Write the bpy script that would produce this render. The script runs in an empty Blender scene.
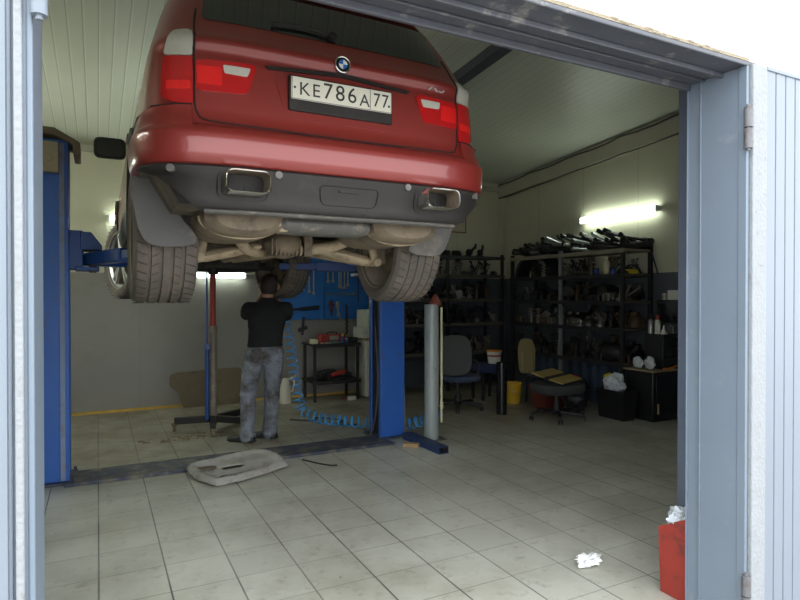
import bpy, bmesh, math, random
from mathutils import Vector, Matrix, noise
random.seed(7)
PI = math.pi
SC = bpy.context.scene
COL = SC.collection
R = math.radians

# ------------------------------------------------------------------ materials
MATS = {}
def mat(name, rgb, rough=.6, metal=0., var=.12, scale=6., bump=0., dirt=None, coat=0., emit=None, bscale=None, spec=.5, alpha=None):
    """procedural paint / plastic / metal with noise variation and optional dirt patches (rgb, amount, scale)"""
    if name in MATS: return MATS[name]
    m = bpy.data.materials.new(name); m.use_nodes = True
    nt = m.node_tree; N = nt.nodes; Lk = nt.links
    b = N['Principled BSDF']
    tc = N.new('ShaderNodeTexCoord')
    nz = N.new('ShaderNodeTexNoise'); nz.inputs['Scale'].default_value = scale; nz.inputs['Detail'].default_value = 5
    Lk.new(tc.outputs['Object'], nz.inputs['Vector'])
    mx = N.new('ShaderNodeMix'); mx.data_type = 'RGBA'
    mx.inputs[6].default_value = [max(0, c*(1-var)) for c in rgb]+[1]
    mx.inputs[7].default_value = [min(1, c*(1+var)) for c in rgb]+[1]
    Lk.new(nz.outputs['Fac'], mx.inputs[0])
    out = mx.outputs[2]
    if dirt:
        n2 = N.new('ShaderNodeTexNoise'); n2.inputs['Scale'].default_value = dirt[2]; n2.inputs['Detail'].default_value = 8; n2.inputs['Roughness'].default_value = .65
        Lk.new(tc.outputs['Object'], n2.inputs['Vector'])
        rp = N.new('ShaderNodeValToRGB'); rp.color_ramp.elements[0].position = .62-.35*dirt[1]; rp.color_ramp.elements[1].position = .80-.3*dirt[1]
        Lk.new(n2.outputs['Fac'], rp.inputs[0])
        m2 = N.new('ShaderNodeMix'); m2.data_type = 'RGBA'; m2.inputs[7].default_value = list(dirt[0])+[1]
        Lk.new(rp.outputs[0], m2.inputs[0]); Lk.new(out, m2.inputs[6]); out = m2.outputs[2]
    Lk.new(out, b.inputs['Base Color'])
    b.inputs['Roughness'].default_value = rough; b.inputs['Metallic'].default_value = metal
    b.inputs['Coat Weight'].default_value = coat; b.inputs['Coat Roughness'].default_value = .06
    b.inputs['Specular IOR Level'].default_value = spec
    if alpha is not None: b.inputs['Alpha'].default_value = alpha
    if emit:
        b.inputs['Emission Color'].default_value = list(emit[0])+[1]; b.inputs['Emission Strength'].default_value = emit[1]
    if bump:
        n3 = N.new('ShaderNodeTexNoise'); n3.inputs['Scale'].default_value = bscale or scale*6; n3.inputs['Detail'].default_value = 4
        Lk.new(tc.outputs['Object'], n3.inputs['Vector'])
        bp = N.new('ShaderNodeBump'); bp.inputs['Strength'].default_value = bump; bp.inputs['Distance'].default_value = .01
        Lk.new(n3.outputs['Fac'], bp.inputs['Height']); Lk.new(bp.outputs['Normal'], b.inputs['Normal'])
    MATS[name] = m
    return m

def node_mat(name):
    m = bpy.data.materials.new(name); m.use_nodes = True; MATS[name] = m
    return m, m.node_tree.nodes, m.node_tree.links, m.node_tree.nodes['Principled BSDF']

def mix(N, Lk, fac, a, b, blend='MIX'):
    x = N.new('ShaderNodeMix'); x.data_type = 'RGBA'; x.blend_type = blend
    for i, v in ((0, fac), (6, a), (7, b)):
        if hasattr(v, 'is_output'): Lk.new(v, x.inputs[i])
        elif i == 0: x.inputs[0].default_value = v
        else: x.inputs[i].default_value = list(v)+[1]
    return x.outputs[2]
def math_(N, Lk, op, a, b=0., clamp=False):
    x = N.new('ShaderNodeMath'); x.operation = op; x.use_clamp = clamp
    for i, v in ((0, a), (1, b)):
        if hasattr(v, 'is_output'): Lk.new(v, x.inputs[i])
        else: x.inputs[i].default_value = v
    return x.outputs[0]
def ramp(N, Lk, fac, p0, p1):
    r = N.new('ShaderNodeValToRGB'); r.color_ramp.elements[0].position = p0; r.color_ramp.elements[1].position = p1
    Lk.new(fac, r.inputs[0]); return r.outputs[0]
def nz(N, Lk, vec, scale, detail=6, rough=.6):
    n = N.new('ShaderNodeTexNoise'); n.inputs['Scale'].default_value = scale; n.inputs['Detail'].default_value = detail; n.inputs['Roughness'].default_value = rough
    Lk.new(vec, n.inputs['Vector']); return n.outputs['Fac']
def pos(N, Lk):
    g = N.new('ShaderNodeNewGeometry'); s = N.new('ShaderNodeSeparateXYZ'); Lk.new(g.outputs['Position'], s.inputs[0])
    return g.outputs['Position'], s.outputs[0], s.outputs[1], s.outputs[2]

def tile_floor():
    m, N, Lk, b = node_mat('tile_floor_grey')
    P, X, Y, Z = pos(N, Lk)
    T = .3333
    def line(v, off, wd):
        f = math_(N, Lk, 'FRACT', math_(N, Lk, 'ADD', math_(N, Lk, 'DIVIDE', v, T), off))
        d = math_(N, Lk, 'ABSOLUTE', math_(N, Lk, 'SUBTRACT', f, .5))          # .5 at grout
        return math_(N, Lk, 'GREATER_THAN', d, .5-wd)
    lx = line(X, .0+30, .013); ly = line(Y, 30-3.207/T, .009)
    # per tile tone
    cx = math_(N, Lk, 'FLOOR', math_(N, Lk, 'DIVIDE', X, T)); cy = math_(N, Lk, 'FLOOR', math_(N, Lk, 'DIVIDE', math_(N, Lk, 'SUBTRACT', Y, 3.207), T))
    cb = N.new('ShaderNodeCombineXYZ'); Lk.new(cx, cb.inputs[0]); Lk.new(cy, cb.inputs[1])
    wn = N.new('ShaderNodeTexWhiteNoise'); wn.noise_dimensions = '2D'; Lk.new(cb.outputs[0], wn.inputs['Vector'])
    base = mix(N, Lk, wn.outputs['Value'], (.515, .51, .44), (.585, .58, .505))
    cloud = nz(N, Lk, P, 1.1, 7, .65)
    base = mix(N, Lk, ramp(N, Lk, cloud, .42, .72), base, (.34, .325, .26))
    fine = nz(N, Lk, P, 9, 8, .7)
    base = mix(N, Lk, math_(N, Lk, 'MULTIPLY', ramp(N, Lk, fine, .56, .74), .75), base, (.22, .20, .16))
    # work-worn brown oily patch under the lift
    far = ramp(N, Lk, math_(N, Lk, 'DIVIDE', Y, 10.), .50, .60)
    brown = ramp(N, Lk, nz(N, Lk, P, 1.7, 8, .7), .38, .68)
    base = mix(N, Lk, math_(N, Lk, 'MULTIPLY', math_(N, Lk, 'MULTIPLY', far, 1.), math_(N, Lk, 'ADD', math_(N, Lk, 'MULTIPLY', brown, .62), .38)), base, (.165, .13, .072))
    gfade = math_(N, Lk, 'ADD', .45, math_(N, Lk, 'MULTIPLY', ramp(N, Lk, nz(N, Lk, P, .9, 3, .5), .35, .7), .65))
    base = mix(N, Lk, math_(N, Lk, 'MULTIPLY', lx, gfade), base, (.055, .048, .038))
    base = mix(N, Lk, math_(N, Lk, 'MULTIPLY', ly, math_(N, Lk, 'MULTIPLY', gfade, .75)), base, (.10, .085, .065))
    spots = ramp(N, Lk, nz(N, Lk, P, 34, 2, .5), .74, .78)
    base = mix(N, Lk, spots, base, (.13, .11, .09))
    Lk.new(base, b.inputs['Base Color'])
    Lk.new(math_(N, Lk, 'ADD', .24, math_(N, Lk, 'MULTIPLY', cloud, .3)), b.inputs['Roughness'])
    bp = N.new('ShaderNodeBump'); bp.inputs['Strength'].default_value = .25; bp.inputs['Distance'].default_value = .004
    Lk.new(math_(N, Lk, 'SUBTRACT', 1., math_(N, Lk, 'MAXIMUM', lx, ly)), bp.inputs['Height']); Lk.new(bp.outputs[0], b.inputs['Normal'])
    return m

def dado_wall():
    m, N, Lk, b = node_mat('two_tone_wall_paint')
    P, X, Y, Z = pos(N, Lk)
    up = mix(N, Lk, nz(N, Lk, P, 1.2), (.50, .485, .355), (.58, .56, .43))
    lo = mix(N, Lk, nz(N, Lk, P, 1.6), (.20, .19, .17), (.26, .245, .215))
    st = ramp(N, Lk, nz(N, Lk, P, 2.5, 8, .7), .56, .78)
    lo = mix(N, Lk, math_(N, Lk, 'MULTIPLY', st, .5), lo, (.15, .125, .09))
    lo = mix(N, Lk, math_(N, Lk, 'GREATER_THAN', X, 3.95), lo, (.085, .098, .11))
    f = math_(N, Lk, 'GREATER_THAN', Z, 1.82)
    c = mix(N, Lk, f, lo, up)
    fr = math_(N, Lk, 'FRACT', math_(N, Lk, 'DIVIDE', math_(N, Lk, 'ADD', X, Y), 1.0))
    seam = math_(N, Lk, 'LESS_THAN', fr, .008)
    c = mix(N, Lk, math_(N, Lk, 'MULTIPLY', seam, .45), c, (.15, .14, .11))
    Lk.new(c, b.inputs['Base Color']); b.inputs['Roughness'].default_value = .45
    return m

def plank_ceiling():
    m, N, Lk, b = node_mat('ceiling_planks_cream')
    P, X, Y, Z = pos(N, Lk)
    fr = math_(N, Lk, 'FRACT', math_(N, Lk, 'DIVIDE', math_(N, Lk, 'ADD', X, 20.), .115))
    g = math_(N, Lk, 'LESS_THAN', fr, .09)
    rim = math_(N, Lk, 'MULTIPLY', math_(N, Lk, 'LESS_THAN', fr, .17), math_(N, Lk, 'GREATER_THAN', fr, .09))
    c = mix(N, Lk, nz(N, Lk, P, .8), (.50, .52, .43), (.60, .61, .51))
    c = mix(N, Lk, math_(N, Lk, 'MULTIPLY', g, .5), c, (.22, .23, .18))
    c = mix(N, Lk, math_(N, Lk, 'MULTIPLY', rim, .5), c, (.75, .77, .68))
    Lk.new(c, b.inputs['Base Color']); b.inputs['Roughness'].default_value = .4
    bp = N.new('ShaderNodeBump'); bp.inputs['Strength'].default_value = .6; bp.inputs['Distance'].default_value = .006
    Lk.new(math_(N, Lk, 'SUBTRACT', 1., g), bp.inputs['Height']); Lk.new(bp.outputs[0], b.inputs['Normal'])
    return m

def pegboard_mat():
    m, N, Lk, b = node_mat('pegboard_blue_perforated')
    P, X, Y, Z = pos(N, Lk)
    def hole(v):
        return math_(N, Lk, 'ABSOLUTE', math_(N, Lk, 'SUBTRACT', math_(N, Lk, 'FRACT', math_(N, Lk, 'DIVIDE', v, .038)), .5))
    hx, hz = hole(X), hole(Z)
    r2 = math_(N, Lk, 'ADD', math_(N, Lk, 'MULTIPLY', hx, hx), math_(N, Lk, 'MULTIPLY', hz, hz))
    h = math_(N, Lk, 'LESS_THAN', r2, .035)
    c = mix(N, Lk, nz(N, Lk, P, 3), (.012, .12, .40), (.02, .17, .52))
    c = mix(N, Lk, math_(N, Lk, 'MULTIPLY', h, .7), c, (.01, .03, .08))
    Lk.new(c, b.inputs['Base Color']); b.inputs['Roughness'].default_value = .4
    return m

FLOOR = tile_floor(); WALL = dado_wall(); CEIL = plank_ceiling(); PEG = pegboard_mat()
CARRED = mat('car_paint_red', (.235, .025, .019), .36, .2, .05, 3, coat=.55, dirt=((.19, .036, .028), .12, 2.2))
BLKPL = mat('black_textured_plastic', (.024, .021, .0185), .5, 0, .2, 20, .1, dirt=((.05, .045, .04), .22, 4), spec=.3)
LIPPL = mat('dusty_plastic_lip', (.12, .115, .105), .45, 0, .2, 12, dirt=((.30, .26, .2), .3, 14))
FLAP = mat('dusty_rubber_flap', (.095, .09, .085), .65, 0, .2, 8, .1, dirt=((.22, .19, .15), .35, 5))
TYRE = mat('dusty_tyre_rubber', (.10, .085, .072), .85, 0, .25, 6, .25, dirt=((.16, .125, .095), .5, 4))
TYREB = mat('black_tyre_rubber', (.03, .029, .028), .7, 0, .2, 6)
ALLOY = mat('silver_alloy', (.42, .42, .42), .35, .85, .1, 8, dirt=((.14, .12, .09), .2, 8))
BARREL = mat('dusty_rim_barrel', (.30, .25, .19), .7, .2, .15, 8, dirt=((.20, .16, .11), .3, 6))
DUST = mat('dusty_beige_steel', (.40, .315, .205), .75, .1, .2, 10, .2, dirt=((.16, .12, .08), .35, 9))
DUSTD = mat('dark_dusty_steel', (.20, .155, .105), .8, .1, .25, 8, .25, dirt=((.06, .05, .04), .35, 7))
UNDER = mat('dirty_underbody', (.085, .07, .052), .85, 0, .3, 5, .3, dirt=((.18, .14, .09), .3, 4))
DARKM = mat('sooty_dark_metal', (.022, .021, .02), .6, .3, .3, 9, .2)
CHROME = mat('worn_chrome', (.72, .70, .66), .18, 1, .08, 9)
GLASSD = mat('dark_tinted_glass', (.012, .014, .013), .06, 0, .1, 3, coat=.5)
GLASSF = mat('dark_side_glass', (.02, .024, .024), .06, 0, .1, 3, coat=.5)
LAMPR = mat('red_lamp_lens', (.46, .008, .010), .12, 0, .1, 40, coat=.8)
LAMPR2 = mat('bright_red_lamp_lens', (.75, .012, .012), .12, 0, .1, 40, coat=.8)
LAMPW = mat('clear_lamp_lens', (.52, .51, .44), .14, 0, .1, 60, coat=.8)
GAP = mat('black_panel_gap', (.012, .006, .006), .8, 0, 0)
PLATE = mat('plate_white', (.72, .70, .58), .35, 0, .05, 12, dirt=((.5, .46, .36), .1, 12))
INK = mat('plate_ink_black', (.03, .03, .03), .5, 0, 0)
EMBL_BLUE = mat('emblem_blue', (.03, .14, .45), .25, 0, 0); EMBL_W = mat('emblem_white', (.8, .8, .8), .25, 0, 0); EMBL_B = mat('emblem_black', (.012, .012, .014), .25, 0, 0)
LIFTB = mat('lift_blue_paint', (.012, .055, .23), .42, 0, .15, 4, .05, dirt=((.05, .06, .09), .12, 6))
LIFTBR = mat('lift_bright_blue_paint', (.022, .105, .40), .4, 0, .15, 4, .05, dirt=((.05, .07, .13), .14, 4))
LIFTD = mat('lift_inner_dark', (.02, .024, .032), .6, .2, .3, 6, dirt=((.12, .07, .04), .2, 8))
PLATEFL = mat('dirty_steel_plate', (.045, .055, .085), .5, .2, .3, 5, .1, dirt=((.21, .18, .135), .42, 5))
MOTORB = mat('beige_motor_cover', (.30, .25, .16), .6, 0, .15, 6); BROWNP = mat('brown_top_plate', (.14, .10, .06), .7, 0, .2, 6)
FRAMEP = mat('grey_blue_gate_paint', (.165, .205, .255), .42, 0, .10, 3, .06, dirt=((.24, .27, .30), .08, 7))
FRAMED = mat('dark_blue_grey_paint', (.11, .135, .185), .45, 0, .15, 3, .06)
LINTP = mat('weathered_lintel_paint', (.075, .08, .095), .5, 0, .2, 5, .15, dirt=((.33, .31, .28), .14, 9))
LEAFP = mat('pale_blue_gate_paint', (.185, .215, .255), .45, 0, .05, 3, .03)
WELDP = mat('white_flaking_paint', (.26, .275, .29), .7, 0, .12, 14, .5, dirt=((.17, .15, .13), .1, 20), bscale=60)
EXTW = mat('white_stucco', (.80, .80, .79), .85, 0, .05, 5, .2); SEAL = mat('pale_foam_sealant', (.30, .25, .18), .9, 0, .25, 25, .8)
CONC = mat('outdoor_concrete', (.36, .35, .33), .9, 0, .15, 2, .2)
TRIMC = mat('ceiling_trim_beige', (.42, .40, .31), .6, 0, .12, 3); CABLE = mat('dark_cable', (.05, .045, .04), .6, 0, 0)
BEAMP = mat('dark_grey_beam', (.075, .08, .10), .5, .2, .15, 4)
YSTRIP = mat('yellow_foam_strip', (.55, .34, .06), .8, 0, .25, 12, .4)
TUBE = mat('fluorescent_tube_lit', (.9, .95, .9), .4, 0, 0, emit=((.88, 1., .90), 2.5)); TUBE2 = mat('bright_fluorescent_tube_lit', (.9, .95, .9), .4, 0, 0, emit=((.92, 1., .90), 9.)); FIXT = mat('lamp_housing_white', (.7, .72, .68), .5, 0, .05)
PAPER = mat('notice_paper', (.52, .49, .36), .7, 0, .05, 4); REDFR = mat('notice_red_border', (.22, .06, .04), .6, 0, .1)
SKIN = mat('person_skin', (.42, .22, .14), .5, 0, .08, 8); HAIR = mat('short_dark_hair', (.030, .022, .017), .7, 0, .3, 60, .5)
SHIRT = mat('black_cotton_shirt', (.010, .010, .011), .9, 0, .25, 14, .15)
JEANS = mat('worn_grey_jeans', (.20, .22, .26), .85, 0, .3, 14, .5, dirt=((.06, .05, .038), .5, 5.5), bscale=26)
SHOE = mat('black_shoe_leather', (.018, .018, .02), .45, 0, .2, 12); HEEL = mat('grey_heel_tab', (.2, .22, .27), .4, 0, .1)
BLUEH = mat('blue_hose_plastic', (.03, .30, .72), .3, 0, .08, 8)
GREYP = mat('grey_stand_paint', (.30, .34, .33), .4, .1, .12, 6, .05, dirt=((.16, .16, .15), .15, 7))
REDP = mat('dull_red_paint', (.30, .03, .022), .5, 0, .15, 6, dirt=((.09, .05, .04), .2, 6)); REDBR = mat('rusty_red_cap', (.22, .05, .035), .6, 0, .2, 8)
BINRED = mat('scuffed_red_bin_paint', (.30, .032, .022), .5, 0, .2, 9, .1, dirt=((.06, .03, .025), .3, 11))
TISSUE = mat('white_tissue', (.85, .86, .86), .9, 0, .03, 12); BAGW = mat('pale_plastic_bag', (.62, .66, .70), .5, 0, .1, 14)
UTRAY = mat('grey_undertray_plastic', (.36, .35, .32), .6, 0, .12, 7, .1, dirt=((.24, .21, .17), .3, 6))
PLYW = mat('grimy_brown_board', (.165, .125, .08), .8, 0, .25, 4, .15, dirt=((.09, .07, .05), .3, 4))
STEEL = mat('hand_tool_steel', (.40, .40, .38), .35, .8, .1, 12); BRASSY = mat('worn_tool_steel', (.50, .46, .36), .4, .6, .1, 12)
BLACKT = mat('black_tool_grip', (.015, .015, .018), .5, 0, .2, 12)
RACKD = mat('rack_dark_steel', (.022, .022, .024), .55, .3, .2, 8); RACKG = mat('rack_grey_post', (.22, .235, .235), .5, .3, .12, 8); SHELFB = mat('rack_shelf_board', (.075, .066, .05), .8, 0, .2, 6); SHELFP = mat('rack_shelf_plank', (.26, .23, .17), .8, 0, .2, 6)
PART_A = mat('greasy_black_part', (.014, .014, .015), .5, .4, .4, 12, .3); PART_B = mat('greasy_grey_part', (.075, .07, .065), .45, .6, .3, 12, .2); PART_C = mat('bare_metal_part', (.20, .185, .165), .45, .5, .2, 12, .2); PART_D = mat('brownish_part', (.10, .065, .035), .6, .4, .3, 12)
CORR = mat('dark_blue_corrugated_sheet', (.05, .075, .12), .5, .2, .15, 4)
CHFAB = mat('blue_grey_chair_fabric', (.05, .07, .12), .95, 0, .15, 40, .2); CHBK = mat('grey_chair_back', (.075, .078, .076), .8, 0, .1, 30); CHPL = mat('black_chair_plastic', (.018, .018, .02), .5, 0, .15)
CHSEAT = mat('dark_grey_seat_fabric', (.05, .05, .052), .95, 0, .15, 40, .2)
OCHRE = mat('ochre_board', (.42, .31, .10), .75, 0, .15, 6); OLIVE = mat('olive_plywood', (.22, .17, .07), .7, 0, .15, 6)
YELB = mat('yellow_bucket_plastic', (.60, .36, .015), .45, 0, .08, 6); WHB = mat('white_bucket_plastic', (.62, .61, .56), .45, 0, .05, 6); ORANGE = mat('orange_plastic', (.60, .20, .03), .5, 0, .1)
NAVY = mat('navy_cloth', (.018, .03, .10), .85, 0, .2, 12, .2)
BLKGL = mat('glossy_black_enamel', (.010, .010, .012), .22, 0, .1, 5); BLKCAB = mat('black_cabinet_paint', (.012, .012, .014), .4, 0, .15, 5)
WOODT = mat('pale_board_edge', (.34, .27, .17), .7, 0, .15, 6); WHCAB = mat('off_white_cabinet_paint', (.50, .51, .43), .5, 0, .06, 4, dirt=((.33, .31, .24), .12, 6))
JUG = mat('milky_jug_plastic', (.58, .55, .46), .45, 0, .06, 6); YEL = mat('yellow_plastic', (.65, .52, .03), .5, 0, .1); CREAM = mat('cream_plastic', (.6, .56, .36), .5, 0, .08); BLUEP = mat('blue_plastic', (.03, .08, .30), .45, 0, .1); RUBBLE = mat('brown_rubble', (.20, .15, .10), .9, 0, .5, 25, .4, dirt=((.42, .38, .3), .2, 30)); WOODB = mat('raw_wood_block', (.36, .24, .12), .8, 0, .2, 10)
SHINY = mat('shiny_steel_rod', (.42, .45, .46), .34, .75, .08, 10)
LABEL = mat('sticker_white', (.7, .68, .62), .5, 0, .05)

# ------------------------------------------------------------------ builders
class MB:
    def __init__(s): s.bm = bmesh.new(); s.mi = 0
    def _fin(s, vs, M=None):
        if M is not None: bmesh.ops.transform(s.bm, matrix=M, verts=vs)
        fs = set(f for v in vs for f in v.link_faces)
        for f in fs: f.material_index = s.mi
        return vs
    def box(s, lo, hi, rot=None, piv=None):
        c = (Vector(lo)+Vector(hi))/2; d = Vector(hi)-Vector(lo)
        r = bmesh.ops.create_cube(s.bm, size=1)['verts']
        M = Matrix.Translation(c) @ Matrix.Diagonal((*d, 1))
        if rot is not None:
            p = Vector(piv) if piv is not None else c
            M = Matrix.Translation(p) @ rot.to_4x4() @ Matrix.Translation(-p) @ M
        return s._fin(r, M)
    def bar(s, p0, p1, w, h, up=(0, 0, 1)):
        p0, p1 = Vector(p0), Vector(p1); d = p1-p0; L = d.length; y = d.normalized(); x = y.cross(Vector(up))
        if x.length < 1e-5: x = Vector((1, 0, 0))
        x.normalize(); z = x.cross(y)
        M = Matrix((x*w, y*L, z*h)).transposed().to_4x4(); M.translation = (p0+p1)/2
        return s._fin(bmesh.ops.create_cube(s.bm, size=1)['verts'], M)
    def cyl(s, p0, p1, r, r2=None, seg=16):
        p0, p1 = Vector(p0), Vector(p1); d = p1-p0
        q = bmesh.ops.create_cone(s.bm, cap_ends=True, segments=seg, radius1=r, radius2=r if r2 is None else r2, depth=d.length)['verts']
        M = Matrix.Translation((p0+p1)/2) @ d.to_track_quat('Z', 'Y').to_matrix().to_4x4()
        return s._fin(q, M)
    def ball(s, c, r, sc=(1, 1, 1), seg=16, rot=None):
        q = bmesh.ops.create_uvsphere(s.bm, u_segments=seg, v_segments=max(6, seg*2//3), radius=r)['verts']
        M = Matrix.Translation(Vector(c)) @ (rot.to_4x4() if rot else Matrix()) @ Matrix.Diagonal((*sc, 1))
        return s._fin(q, M)
    def rings(s, rings, cap=True, closed=True):
        vr = [[s.bm.verts.new(p) for p in r] for r in rings]; n = len(vr[0])
        for a, b in zip(vr, vr[1:]):
            for i in range(n if closed else n-1):
                j = (i+1) % n
                f = s.bm.faces.new((a[i], a[j], b[j], b[i])); f.material_index = s.mi
        if cap and closed:
            for r in (vr[0][::-1], vr[-1]):
                f = s.bm.faces.new(r); f.material_index = s.mi
        return vr
    def tube(s, pts, rad, seg=8, cap=True, ell=None):
        """swept tube; rad scalar or list; ell=(sx,sy) list of ellipse scales with x horizontal"""
        P = [Vector(p) for p in pts]; n = len(P)
        rad = [rad]*n if not hasattr(rad, '__len__') else list(rad)
        rs = []; last = None
        for i in range(n):
            t = (P[min(i+1, n-1)]-P[max(i-1, 0)]).normalized()
            if last is None:
                x = t.cross(Vector((0, 0, 1)))
                if x.length < .05: x = Vector((1, 0, 0)) - t*t.x
            else: x = last - t*last.dot(t)
            x.normalize(); last = x; y = t.cross(x)
            ex, ey = ell[i] if ell else (1, 1)
            rs.append([P[i]+(x*math.cos(a)*ex+y*math.sin(a)*ey)*rad[i] for a in [2*PI*k/seg for k in range(seg)]])
        return s.rings(rs, cap)
    def lathe(s, prof, c=(0, 0, 0), axis='Z', seg=24, cap=True):
        """profile [(r,h)]"""
        rs = []
        for r, h in prof:
            ring = []
            for k in range(seg):
                a = 2*PI*k/seg; x, y = r*math.cos(a), r*math.sin(a)
                p = (x, y, h) if axis == 'Z' else (h, x, y) if axis == 'X' else (y, h, x)
                ring.append(Vector(c)+Vector(p))
            rs.append(ring)
        return s.rings(rs, cap)
    def prism(s, poly, a, b, axis='Y'):
        """extrude a 2D polygon between a and b along axis"""
        def P(u, v, t): return (u, t, v) if axis == 'Y' else (t, u, v) if axis == 'X' else (u, v, t)
        A = [s.bm.verts.new(P(u, v, a)) for u, v in poly]; B = [s.bm.verts.new(P(u, v, b)) for u, v in poly]; n = len(poly)
        fs = [s.bm.faces.new(A[::-1]), s.bm.faces.new(B)]+[s.bm.faces.new((A[i], A[(i+1) % n], B[(i+1) % n], B[i])) for i in range(n)]
        for f in fs: f.material_index = s.mi
        return A+B
    def build(s, name, mats, parent=None, bevel=0., smooth=40, origin=True, wn=True):
        bmesh.ops.recalc_face_normals(s.bm, faces=s.bm.faces)
        me = bpy.data.meshes.new(name); s.bm.to_mesh(me); s.bm.free()
        o = bpy.data.objects.new(name, me); COL.objects.link(o)
        for m in (mats if isinstance(mats, (list, tuple)) else [mats]): me.materials.append(m)
        off = Vector((0, 0, 0))
        if parent is not None:
            o.parent = parent
            q = parent
            while q is not None: off += q.location; q = q.parent
        elif origin and len(me.vertices):
            xs = [v.co for v in me.vertices]
            off = Vector(((min(v.x for v in xs)+max(v.x for v in xs))/2, (min(v.y for v in xs)+max(v.y for v in xs))/2, min(v.z for v in xs)))
            o.location = off
        if off.length: me.transform(Matrix.Translation(-off))
        if smooth:
            me.shade_smooth(); me.set_sharp_from_angle(angle=R(smooth))
        if bevel:
            b = o.modifiers.new('bevel', 'BEVEL'); b.width = bevel; b.segments = 2; b.limit_method = 'ANGLE'; b.angle_limit = R(50)
        return o

def tag(o, label, cat, group=None, kind=None):
    o['label'] = label; o['category'] = cat
    if group: o['group'] = group
    if kind: o['kind'] = kind
    return o
def struct(o): o['kind'] = 'structure'; return o
def thing(name, label, cat, loc, group=None):
    o = bpy.data.objects.new(name, None); COL.objects.link(o); o.location = loc; o.empty_display_size = .1
    return tag(o, label, cat, group)
def dup(root, loc, rz, label=None, group=None, scale=None):
    r = root.copy(); COL.objects.link(r); r.location = loc; r.rotation_euler = (0, 0, rz)
    if scale: r.scale = scale
    if label: r['label'] = label
    if group: r['group'] = group
    for ch in list(root.children):
        c = ch.copy(); COL.objects.link(c); c.parent = r
        for g in ch.children:
            d = g.copy(); COL.objects.link(d); d.parent = c
    return r
def bake(o):
    """apply the modifiers of o"""
    dg = bpy.context.evaluated_depsgraph_get()
    me = bpy.data.meshes.new_from_object(o.evaluated_get(dg)); o.modifiers.clear(); o.data = me; return o
def bx(name, lo, hi, m, parent=None, bevel=.003, rot=None):
    b = MB(); b.box(lo, hi, rot); return b.build(name, m, parent, bevel)
def text_mesh(b, txt, size, M, depth=.001, sx=1.):
    cu = bpy.data.curves.new('t', 'FONT'); cu.body = txt; cu.size = size; cu.extrude = depth; cu.align_x = 'CENTER'; cu.resolution_u = 3
    o = bpy.data.objects.new('t', cu); COL.objects.link(o)
    dg = bpy.context.evaluated_depsgraph_get(); me = bpy.data.meshes.new_from_object(o.evaluated_get(dg))
    me.transform(M @ Matrix.Diagonal((sx, 1, 1, 1)))
    n0 = len(b.bm.faces); b.bm.from_mesh(me); b.bm.faces.ensure_lookup_table()
    for f in b.bm.faces[n0:]: f.material_index = b.mi
    bpy.data.objects.remove(o); bpy.data.curves.remove(cu); bpy.data.meshes.remove(me)
def lerp_tab(T, z, k):
    if z <= T[0][0]: return T[0][k]
    for a, b in zip(T, T[1:]):
        if z <= b[0]:
            t = (z-a[0])/(b[0]-a[0]); return a[k]+(b[k]-a[k])*t
    return T[-1][k]
def smooth_path(pts, n=10):
    P = [Vector(p) for p in pts]; out = []
    for i in range(len(P)-1):
        p0, p1, p2, p3 = P[max(i-1, 0)], P[i], P[i+1], P[min(i+2, len(P)-1)]
        for k in range(n):
            t = k/n
            out.append(.5*((2*p1)+(p2-p0)*t+(2*p0-5*p1+4*p2-p3)*t*t+(3*p1-p0-3*p2+p3)*t**3))
    out.append(P[-1]); return out

# ------------------------------------------------------------------ camera
cam = bpy.data.cameras.new('camera'); co = bpy.data.objects.new('camera', cam); COL.objects.link(co)
co.location = (0, 0, 1.53); co.rotation_euler = (R(90-.49), 0, R(-27.34)); cam.sensor_width = 36; cam.lens = 585/800*36; cam.clip_start = .02
SC.camera = co
SC.view_settings.view_transform = 'Standard'; SC.view_settings.look = 'None'; SC.view_settings.gamma = 1; SC.view_settings.exposure = 2.22
SC.view_settings.use_curve_mapping = False
w = bpy.data.worlds.new('overcast_sky'); SC.world = w; w.use_nodes = True
w.node_tree.nodes['Background'].inputs[0].default_value = (.93, .97, 1., 1); w.node_tree.nodes['Background'].inputs[1].default_value = .95

# ------------------------------------------------------------------ setting
XL, XR, YB = -1.35, 6.47, 8.5           # inner faces of the left, right and back walls
YO, YI = 1.594, 1.88                      # outer and inner face of the front wall
DX0, DX1, DZ = -.132, 2.535, 2.54           # the doorway
def ceilz(y): return 3.52+.076*(YB-y)
struct(bx('floor', (XL-.2, YO, -.1), (XR+.2, YB+.2, 0), FLOOR, bevel=0))
struct(bx('ground', (-14, -14, -.12), (18, YO, -.004), CONC, bevel=0))
struct(bx('wall_back', (XL-.15, YB, 0), (XR+.15, YB+.15, 4.2), WALL, bevel=0))
struct(bx('wall_right', (XR, YI, 0), (XR+.15, YB, 4.2), WALL, bevel=0))
struct(bx('wall_left', (XL-.15, YI, 0), (XL, YB, 4.2), WALL, bevel=0))
b = MB()
b.box((-7, YO, 0), (DX0-.07, YI, 5)); b.box((DX1+.07, YO, 0), (10, YI, 5)); b.box((DX0-.07, YO, DZ+.02), (DX1+.07, YI, 5))
struct(b.build('wall_front', EXTW))
b = MB(); q = b.box((XL-.15, YI, 0), (XR+.15, YB+.15, .12))
for v in q: v.co.z += ceilz(v.co.y)
struct(b.build('ceiling', CEIL))
b = MB(); b.box((XL, YB-.03, 0), (2.0, YB, .03)); b.box((2.0, YB-.028, 0), (3.6, YB, .025)); struct(b.build('baseboard_back', YSTRIP))
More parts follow.
